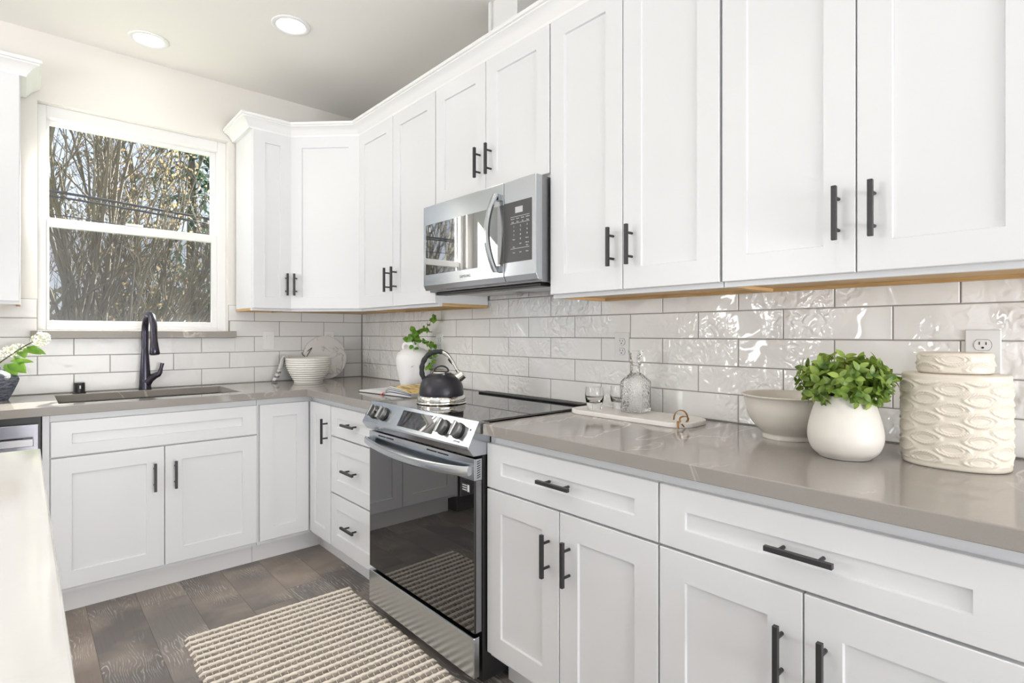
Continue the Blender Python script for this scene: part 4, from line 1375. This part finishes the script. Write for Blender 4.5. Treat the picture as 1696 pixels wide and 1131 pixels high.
# ------------------------------------------------------------------ open cookbook
t = thing('cookbook', 'open cookbook with a red ribbon lying left of the kettle', 'book', (-0.335, -1.160, CT1), R90 + math.radians(7))
# local x along the counter edge (toward the range), y into the wall; spine at x = 0
PWD, PD = 0.215, 0.135
MB().box(-PWD - 0.004, PWD + 0.004, -PD - 0.004, PD + 0.004, 0.0005, 0.003).build('cover', M['cover'], t, bevel=0.001)


def page_block(sgn, th):
    mb = MB(); top = []
    for i in range(17):
        q = i / 16; x = q * PWD
        z = 0.0033 + th * (1 - (1 - min(1, q / 0.28)) ** 2.2) * (1 - 0.62 * max(0, (q - 0.22) / 0.78) ** 1.4)
        top.append((sgn * x, z))
    pts = [(sgn * 0.0005, 0.0032)] + top[1:] + [(sgn * PWD, 0.0032)]
    mb.prism(pts, -PD, PD, 'y')
    return mb, top


for sgn, th, nm in ((-1, 0.018, 'left_pages'), (1, 0.044, 'right_pages')):
    mb, top = page_block(sgn, th)
    pg = mb.build('page_block', M['page'], t, smooth=30)
    sh = MB()
    for (xa, za), (xb, zb_) in zip(top[3:], top[4:]):
        v = [sh.bm.verts.new(p) for p in ((xa, -PD + 0.004, za + 0.0006), (xb, -PD + 0.004, zb_ + 0.0006), (xb, PD - 0.004, zb_ + 0.0006), (xa, PD - 0.004, za + 0.0006))]
        sh.face(v)
    if sgn > 0:
        sh.build('picture_page', M['photo'], pg, solid=0.0006, weld=True)
        dk = MB()
        for k, (o_, w_) in enumerate(((0.30, 0.008), (0.58, 0.006), (0.80, 0.004))):
            pts = [(x, 0.0032 + (z - 0.0032) * o_) for x, z in top[1:]] + [(x, 0.0032 + (z - 0.0032) * o_ + w_ * 0.6) for x, z in top[1:]][::-1]
            dk.prism(pts, -PD - 0.0006, -PD + 0.0002, 'y')
        dk.build('dark_pages', M['pagedark'], pg)
    else:
        sh.build('text_page', M['page'], pg, solid=0.0006, weld=True)
ribbon(rb := MB(), [(0.004, -PD + 0.03, 0.012), (0.002, -PD - 0.004, 0.011), (-0.002, -PD - 0.012, 0.004), (0.004, -PD - 0.026, 0.0016)], 0.011, 0.001, (1, 0, 0))
rb.build('ribbon', M['red'], t)

# ------------------------------------------------------------------ ribbed bowl, towel, round marble board
BX, BY = -0.459, -0.190
t = thing('mixing_bowl', 'ivory ribbed mixing bowl in front of the round marble board', 'bowl', (BX, BY, CT1))
pr = [(0.0, 0.003), (0.078, 0.002), (0.084, 0.0), (0.086, 0.006)]
base_pr = rprof([(0.086, 0.006), (0.102, 0.035), (0.120, 0.070), (0.132, 0.108), (0.137, 0.150)], 12)
for r, z in base_pr[1:]:
    pr.append((r + 0.0017 * math.sin(z * 2 * PI / 0.0135), z))
pr += [(0.138, 0.153), (0.134, 0.154), (0.129, 0.145), (0.120, 0.09), (0.09, 0.02), (0.0, 0.012)]
fine = []
for (r0, z0), (r1, z1) in zip(pr, pr[1:]):
    fine.append((r0, z0))
base_fine = []
for k in range(110):
    z = 0.006 + 0.146 * k / 109
    j = 0
    while j < len(base_pr) - 2 and base_pr[j + 1][1] < z: j += 1
    q = (z - base_pr[j][1]) / (base_pr[j + 1][1] - base_pr[j][1] + 1e-9)
    r = base_pr[j][0] + (base_pr[j + 1][0] - base_pr[j][0]) * min(1, q)
    base_fine.append((r + 0.0030 * math.sin(z * 2 * PI / 0.0138), z))
pr = [(0.0, 0.003), (0.078, 0.002), (0.085, 0.0005)] + base_fine + [(0.137, 0.1545), (0.132, 0.154), (0.128, 0.145), (0.119, 0.09), (0.088, 0.02), (0.0, 0.012)]
MB().lathe(pr, 64).build('bowl', M['ivory'], t, smooth=60)

tilt = math.radians(9)
t = thing('marble_board', 'round white marble board leaning on the wall behind the ribbed bowl', 'board', (-0.286, -0.0625, CT1))
t.rotation_euler = (-tilt, 0, math.radians(-3))
RB = 0.147
mb = MB().prism([(RB * math.cos(2 * PI * k / 96), RB + RB * math.sin(2 * PI * k / 96)) for k in range(96)], 0.0, 0.014, 'y')
mb.build('board', M['marble'], t, bevel=0.003)
MB().tube(cr([(-0.118, -0.002, 0.190), (-0.090, -0.006, 0.213), (-0.100, -0.008, 0.196), (-0.124, -0.010, 0.160), (-0.132, -0.008, 0.148), (-0.143, -0.004, 0.162), (-0.151, 0.004, 0.172), (-0.150, 0.012, 0.185)]), 0.0022, 8).build('hanging_cord', M['cord'], t, smooth=60)

# towel draped over the bowl's rim
t = thing('tea_towel', 'striped linen towel draped over the rim of the ribbed bowl', 'towel', (BX, BY, CT1), math.atan2(0.082, -0.102))
# local x points outward from the bowl
def cloth_strip(path, widths, shift, wave, th=0.005):
    mb = MB(); P = cr(path, 5); nW = 8; rows = []
    for i, p in enumerate(P):
        q = i / (len(P) - 1); w_ = widths[0] + (widths[1] - widths[0]) * q
        rows.append([mb.bm.verts.new((p.x + wave * math.sin(3.1 * (j / nW) * PI + q * 2.0) * (0.3 + q), p.y + shift + w_ * (j / nW - 0.5), p.z + 0.002 * math.sin(j * 2.2 + i))) for j in range(nW + 1)])
    for a, b in zip(rows, rows[1:]):
        for j in range(nW): mb.face([a[j], a[j + 1], b[j + 1], b[j]])
    return mb
p1 = [(0.105, 0, 0.100), (0.122, 0, 0.148), (0.136, 0, 0.1660), (0.153, 0, 0.155), (0.172, 0, 0.108), (0.196, 0, 0.054), (0.212, 0, 0.020), (0.219, 0, 0.010)]
p2 = [(0.108, 0, 0.105), (0.122, 0, 0.148), (0.136, 0, 0.1650), (0.150, 0, 0.146), (0.164, 0, 0.098), (0.178, 0, 0.048), (0.196, 0, 0.014), (0.212, 0, 0.008)]
cloth_strip(p1, (0.055, 0.060), -0.020, 0.009).build('towel_fold', M['towel'], t, smooth=180, solid=0.007, subsurf=1)
cloth_strip(p2, (0.048, 0.050), 0.026, 0.008).build('towel_fold', M['towel'], t, smooth=180, solid=0.007, subsurf=1)

# ------------------------------------------------------------------ blue vase with pale flower stems
t = thing('stoneware_vase', 'textured charcoal blue vase on the counter near the dishwasher', 'vase', (-1.918, -0.200, CT1))
pr = rprof([(0.0, 0.003), (0.056, 0.001), (0.064, 0.004), (0.083, 0.045), (0.098, 0.085), (0.099, 0.100), (0.085, 0.122), (0.055, 0.138), (0.036, 0.142), (0.036, 0.150), (0.031, 0.150), (0.03, 0.135), (0.06, 0.11), (0.07, 0.06), (0.0, 0.02)], 5)
MB().lathe(pr, 56).build('vase_body', M['bluevase'], t, smooth=60)
rng = random.Random(3)
t = thing('flower_stems', 'pale green white flower clusters leaning out of the charcoal blue vase', 'flowers', (0, 0, 0))
st, lf, pt = MB(), MB(), MB()
st.tube(cr([(-1.918, -0.200, 1.030), (-1.890, -0.222, 1.080), (-1.862, -0.240, 1.108), (-1.810, -0.285, 1.155), (-1.765, -0.322, 1.186)]), 0.0028, 7)
st.tube(cr([(-1.920, -0.195, 1.030), (-1.915, -0.215, 1.075), (-1.905, -0.205, 1.120)]), 0.0025, 7)
def cluster(c, r, n):
    for _ in range(n):
        d = Vector((rng.gauss(0, 1), rng.gauss(0, 1), rng.gauss(0, 1))).normalized()
        p = Vector(c) + d * r * rng.uniform(0.72, 1.0)
        s_ = d.cross(Vector((0.2, 0.3, 0.9))).normalized(); u_ = s_.cross(d)
        for k in range(5):
            a = 2 * PI * k / 5 + rng.random()
            pt.leaf(p, s_ * math.cos(a) + u_ * math.sin(a) + d * 0.55, d, r * 0.30, r * 0.20, 0.1, 0.2, 3)
cluster((-1.745, -0.342, 1.194), 0.033, 75)
cluster((-1.822, -0.272, 1.143), 0.030, 65)
cluster((-1.852, -0.248, 1.136), 0.026, 50)
cluster((-1.900, -0.210, 1.120), 0.028, 50)
for p, d, L, W_ in (((-1.868, -0.236, 1.080), (0.75, -0.62, -0.75), 0.070, 0.042), ((-1.858, -0.244, 1.080), (0.9, -0.75, -0.45), 0.085, 0.044), ((-1.850, -0.250, 1.095), (1, -0.6, 0.05), 0.088, 0.030), ((-1.835, -0.262, 1.120), (0.5, -0.6, -0.75), 0.085, 0.022),
                   ((-1.805, -0.288, 1.152), (0.8, -0.6, -0.25), 0.075, 0.034), ((-1.795, -0.298, 1.160), (0.9, -0.7, -0.35), 0.085, 0.030), ((-1.790, -0.300, 1.158), (0.7, -0.9, -0.10), 0.055, 0.030), ((-1.815, -0.280, 1.150), (0.2, -0.9, -0.45), 0.070, 0.038), ((-1.880, -0.225, 1.085), (-0.3, -0.9, 0.1), 0.070, 0.036), ((-1.900, -0.212, 1.075), (-0.8, -0.3, 0.1), 0.080, 0.038)):
    lf.leaf(p, d, (-0.1, -0.8, 0.7), L, W_, 0.18, 0.12, 6)
st.build('stems', M['stem'], t); lf.build('leaves', M['hydleaf'], t, smooth=180); pt.build('petals', M['petal'], t, smooth=180)

# ------------------------------------------------------------------ woven rug
t = thing('rug', 'cream and taupe chunky braided rug on the floor in front of the range', 'rug', (-0.985, -1.150, 0.0), math.radians(-1.9))
RWD = 0.690
PITCH = 0.0415
NROW = 28
SX = 0.0042


def rug_band(y0, y1, hmax, lump, phase, mi_rough, rng, depth=0.45):
    """one braid: rounded across, lumpy along"""
    mb = MB(); nx = int(RWD / SX); ny = 8
    xa, xb = -RWD / 2 + rng.uniform(-.006, .004), RWD / 2 + rng.uniform(-.004, .006)
    rows = []
    for j in range(ny + 1):
        q = j / ny; row = []
        for i in range(nx + 1):
            x = xa + (xb - xa) * i / nx
            sk = x + (q - 0.5) * lump * 0.7
            l_ = abs(math.sin(PI * (sk + phase) / lump)) ** 0.55
            prof_ = math.sin(PI * q) ** 0.6
            ends = min(1.0, (i / nx) * 60 + 0.05, (1 - i / nx) * 60 + 0.05)
            wob = 0.0016 * math.sin(2 * PI * (x + phase) / lump)
            row.append(mb.bm.verts.new((x, y0 + (y1 - y0) * q + wob, 0.0012 + hmax * prof_ * (1 - depth + depth * l_) * ends)))
        rows.append(row)
    for a, b in zip(rows, rows[1:]):
        for i in range(nx): mb.face([a[i], a[i + 1], b[i + 1], b[i]])
    bot = [mb.bm.verts.new((x, y, 0.0008)) for x, y in ((xa, y0), (xb, y0), (xb, y1), (xa, y1))]
    mb.face(bot)
    return mb


rng = random.Random(21)
for k in range(NROW):
    y = -k * PITCH
    rug_band(y, y - 0.0195, 0.0125, 0.0275, rng.random() * 0.03, 0, rng, 0.22 if k else 0.05).build('cream_braid', M['rugc'], t, smooth=180)
    mb = rug_band(y - 0.0180, y - 0.0430, 0.0112, 0.0225, rng.random() * 0.03, 1, rng, 0.6)
    mb.mi = 1
    for i in range(29):
        x = -RWD / 2 + 0.012 + i * 0.0232 + rng.uniform(-.003, .003)
        mb.tube([(x, y - 0.0180, 0.008), (x + 0.001, y - 0.026, 0.0116), (x - 0.001, y - 0.036, 0.0116), (x, y - 0.043, 0.008)], 0.0011, 5)
    mb.build('taupe_braid', [M['rugd'], M['rugc']], t, smooth=180)

# ------------------------------------------------------------------ outdoors
struct(box_obj('ground', M['grass'], (-14, 16, 0.3, 30, -0.5, -0.4)))


def grow(mb_b, mb_t, base, stems, H, lean, spread, rng, levels=(6, 7), r0=0.05, tw=0.006):
    """vase-shaped bare tree: many stems from the base, each with side branches and twigs"""
    for s in range(stems):
        az = rng.random() * 2 * PI
        out = rng.uniform(0.15, 1.0) * spread
        d = Vector((math.cos(az) * out + lean[0], math.sin(az) * out * 0.6 + lean[1], 1.0)).normalized()
        p = Vector(base) + Vector((rng.uniform(-.25, .25), rng.uniform(-.2, .2), 0)); L = H * rng.uniform(0.75, 1.05); n = 9
        P = [p]
        for i in range(n):
            d = (d + Vector((rng.gauss(0, .07), rng.gauss(0, .07), 0.05))).normalized(); P.append(P[-1] + d * L / n)
        rr = r0 * rng.uniform(0.5, 1.0)
        R = [rr * (1 - 0.88 * i / n) + 0.004 for i in range(n + 1)]
        mb_b.tube(P, R, 5, caps=False)
        for b_ in range(levels[0]):
            i = rng.randint(1, n - 1); d2 = ((P[i + 1] - P[i]).normalized() + Vector((rng.gauss(0, .55), rng.gauss(0, .45), rng.uniform(0, .3)))).normalized()
            L2 = L * rng.uniform(0.16, 0.36); q = P[i]; Q = [q]
            for k in range(5):
                d2 = (d2 + Vector((rng.gauss(0, .12), rng.gauss(0, .12), 0.12))).normalized(); Q.append(Q[-1] + d2 * L2 / 5)
            mb_b.tube(Q, [R[i] * 0.5 * (1 - 0.8 * k / 5) + 0.0035 for k in range(6)], 4, caps=False)
            for c_ in range(levels[1]):
                k = rng.randint(1, 4); d3 = ((Q[k + 1] - Q[k]).normalized() + Vector((rng.gauss(0, .6), rng.gauss(0, .5), rng.uniform(-.1, .4)))).normalized()
                L3 = L2 * rng.uniform(0.25, 0.6); T = [Q[k]]
                for e_ in range(3):
                    d3 = (d3 + Vector((rng.gauss(0, .15), rng.gauss(0, .15), 0.08))).normalized(); T.append(T[-1] + d3 * L3 / 3)
                mb_t.tube(T, [tw, tw * 0.8, tw * 0.6, tw * 0.35], 3, caps=False)
                yield T


def bare_tree(label, base, stems, H, lean, spread, seed, levels=(6, 7), r0=0.05, bud=None, tw=0.006, budsize=0.05):
    rng = random.Random(seed); t = thing('bare_tree', label, 'tree', (0, 0, 0), 0, None)
    b_, tw_, bd = MB(), MB(), MB()
    for T in grow(b_, tw_, base, stems, H, lean, spread, rng, levels, r0, tw):
        if bud:
            for p in T[1:]:
                if rng.random() < bud:
                    d = Vector((rng.gauss(0, 1), rng.gauss(0, 1), rng.gauss(0, 1)))
                    bd.leaf(p, d, (0, -1, 0.3), budsize * rng.uniform(.6, 1.3), budsize * 0.6, 0.1, 0.1, 2)
    b_.build('branches', M['bark'], t, smooth=180); tw_.build('twigs', M['twig'], t)
    if bud: bd.build('buds', M['bud'], t)


bare_tree('tall upright bare tree filling the left half of the window', (-1.25, 6.8, -0.4), 11, 8.2, (0.03, 0), 0.22, 5, (8, 8), 0.050, 0.10)
bare_tree('bare tree with yellow brown buds in the middle of the window', (-0.15, 10.6, -0.4), 11, 8.8, (0.0, 0), 0.22, 9, (9, 9), 0.05, 0.8, budsize=0.10)
bare_tree('low bare shrub fanning to the right across the lower sash', (-1.15, 5.4, -0.4), 22, 4.4, (0.80, 0.05), 0.75, 14, (8, 8), 0.026, 0.10, 0.005)
bare_tree('bare upright tree at the right edge of the window', (1.7, 8.6, -0.4), 14, 3.7, (0.10, 0.0), 0.40, 31, (8, 8), 0.035, 0.05, 0.006, 0.05)
bare_tree('dark bare shrub seen low through the left part of the lower sash', (-1.25, 8.2, -0.4), 16, 4.2, (0.12, 0.0), 0.75, 23, (8, 8), 0.025, 0.3, 0.006)
bare_tree('leaning bare tree that shows mirrored in the microwave window', (-5.4, 6.6, -0.4), 14, 6.5, (0.10, 0.0), 0.45, 41, (8, 8), 0.05, 0.3, 0.007)
# evergreen
rng = random.Random(8)
t = thing('evergreen_tree', 'dark evergreen tree showing in the upper right of the window', 'tree', (1.75, 14.0, -0.4))
MB().tube([(0, 0, 0), (0.05, 0, 4), (0, 0.05, 8.4)], [0.22, 0.16, 0.03], 8).build('trunk', M['bark'], t, smooth=60)
nd = MB()
for k in range(150):
    z = 2.2 + 6.0 * (k / 150); R_ = 2.3 * (1 - (z - 1.6) / 7.4) + 0.25; az = rng.random() * 6.283
    tip = Vector((math.cos(az) * R_, math.sin(az) * R_, z - 0.30 * R_ + 0.3))
    for j in range(16):
        q = 0.2 + 0.8 * j / 15
        p = Vector((0, 0, z)).lerp(tip, q) + Vector((rng.gauss(0, .06), rng.gauss(0, .06), rng.gauss(0, .05)))
        d = (tip - Vector((0, 0, z))).normalized() + Vector((rng.gauss(0, .6), rng.gauss(0, .6), rng.uniform(-.5, .35)))
        nd.leaf(p, d, (0, 0, 1), rng.uniform(0.25, 0.5), 0.10, 0.25, 0.1, 2)
nd.build('needles', M['ever'], t)
# hedge bank far behind
rng = random.Random(77)
hd = MB()
t = thing('hedge', 'dull green brown hedge behind the bare shrubs low in the window', 'hedge', (0.6, 11.5, -0.4))
for k in range(2600):
    x = rng.uniform(-4.2, 6.0); zz = rng.random() ** 0.8 * (2.6 + 0.45 * math.sin(x * 1.3) + 0.3 * math.sin(x * 3.1 + 1))
    p = Vector((x, rng.uniform(-0.6, 0.6), zz))
    hd.leaf(p, (rng.gauss(0, 1), rng.gauss(0, 1), rng.gauss(0, 1)), (0, -1, 0.4), rng.uniform(0.10, 0.20), 0.10, 0.1, 0.1, 2)
hd.build('foliage', M['hedge'], t)
hs = MB()
for k in range(60):
    x = -4.1 + k * 0.168; hs.tube([(x, 0, 0), (x + rng.gauss(0, .1), rng.gauss(0, .1), 1.2), (x + rng.gauss(0, .2), 0, 2.1)], [0.03, 0.02, 0.008], 4)
hs.build('stems', M['bark'], t)


def cable(label, pts, r):
    o = MB().tube(cr(pts, 8), r, 6).build('power_line', M['wire'], smooth=180)
    return tag(o, label, 'power line')


cable('upper of the two thick power cables crossing the upper sash', [(-6, 5.0, 3.05), (-1.6, 5.2, 2.985), (0.8, 5.5, 2.92), (8, 6.2, 2.80)], 0.017)
cable('lower of the two thick power cables crossing the upper sash', [(-6, 5.0, 3.02), (-1.6, 5.2, 2.925), (0.2, 5.4, 2.845), (0.8, 5.5, 2.80), (8, 6.2, 2.95)], 0.014)
cable('thin power cable below the two thick ones in the upper sash', [(-6, 5.0, 2.78), (-1.6, 5.2, 2.70), (0.8, 5.5, 2.60), (8, 6.2, 2.50)], 0.007)
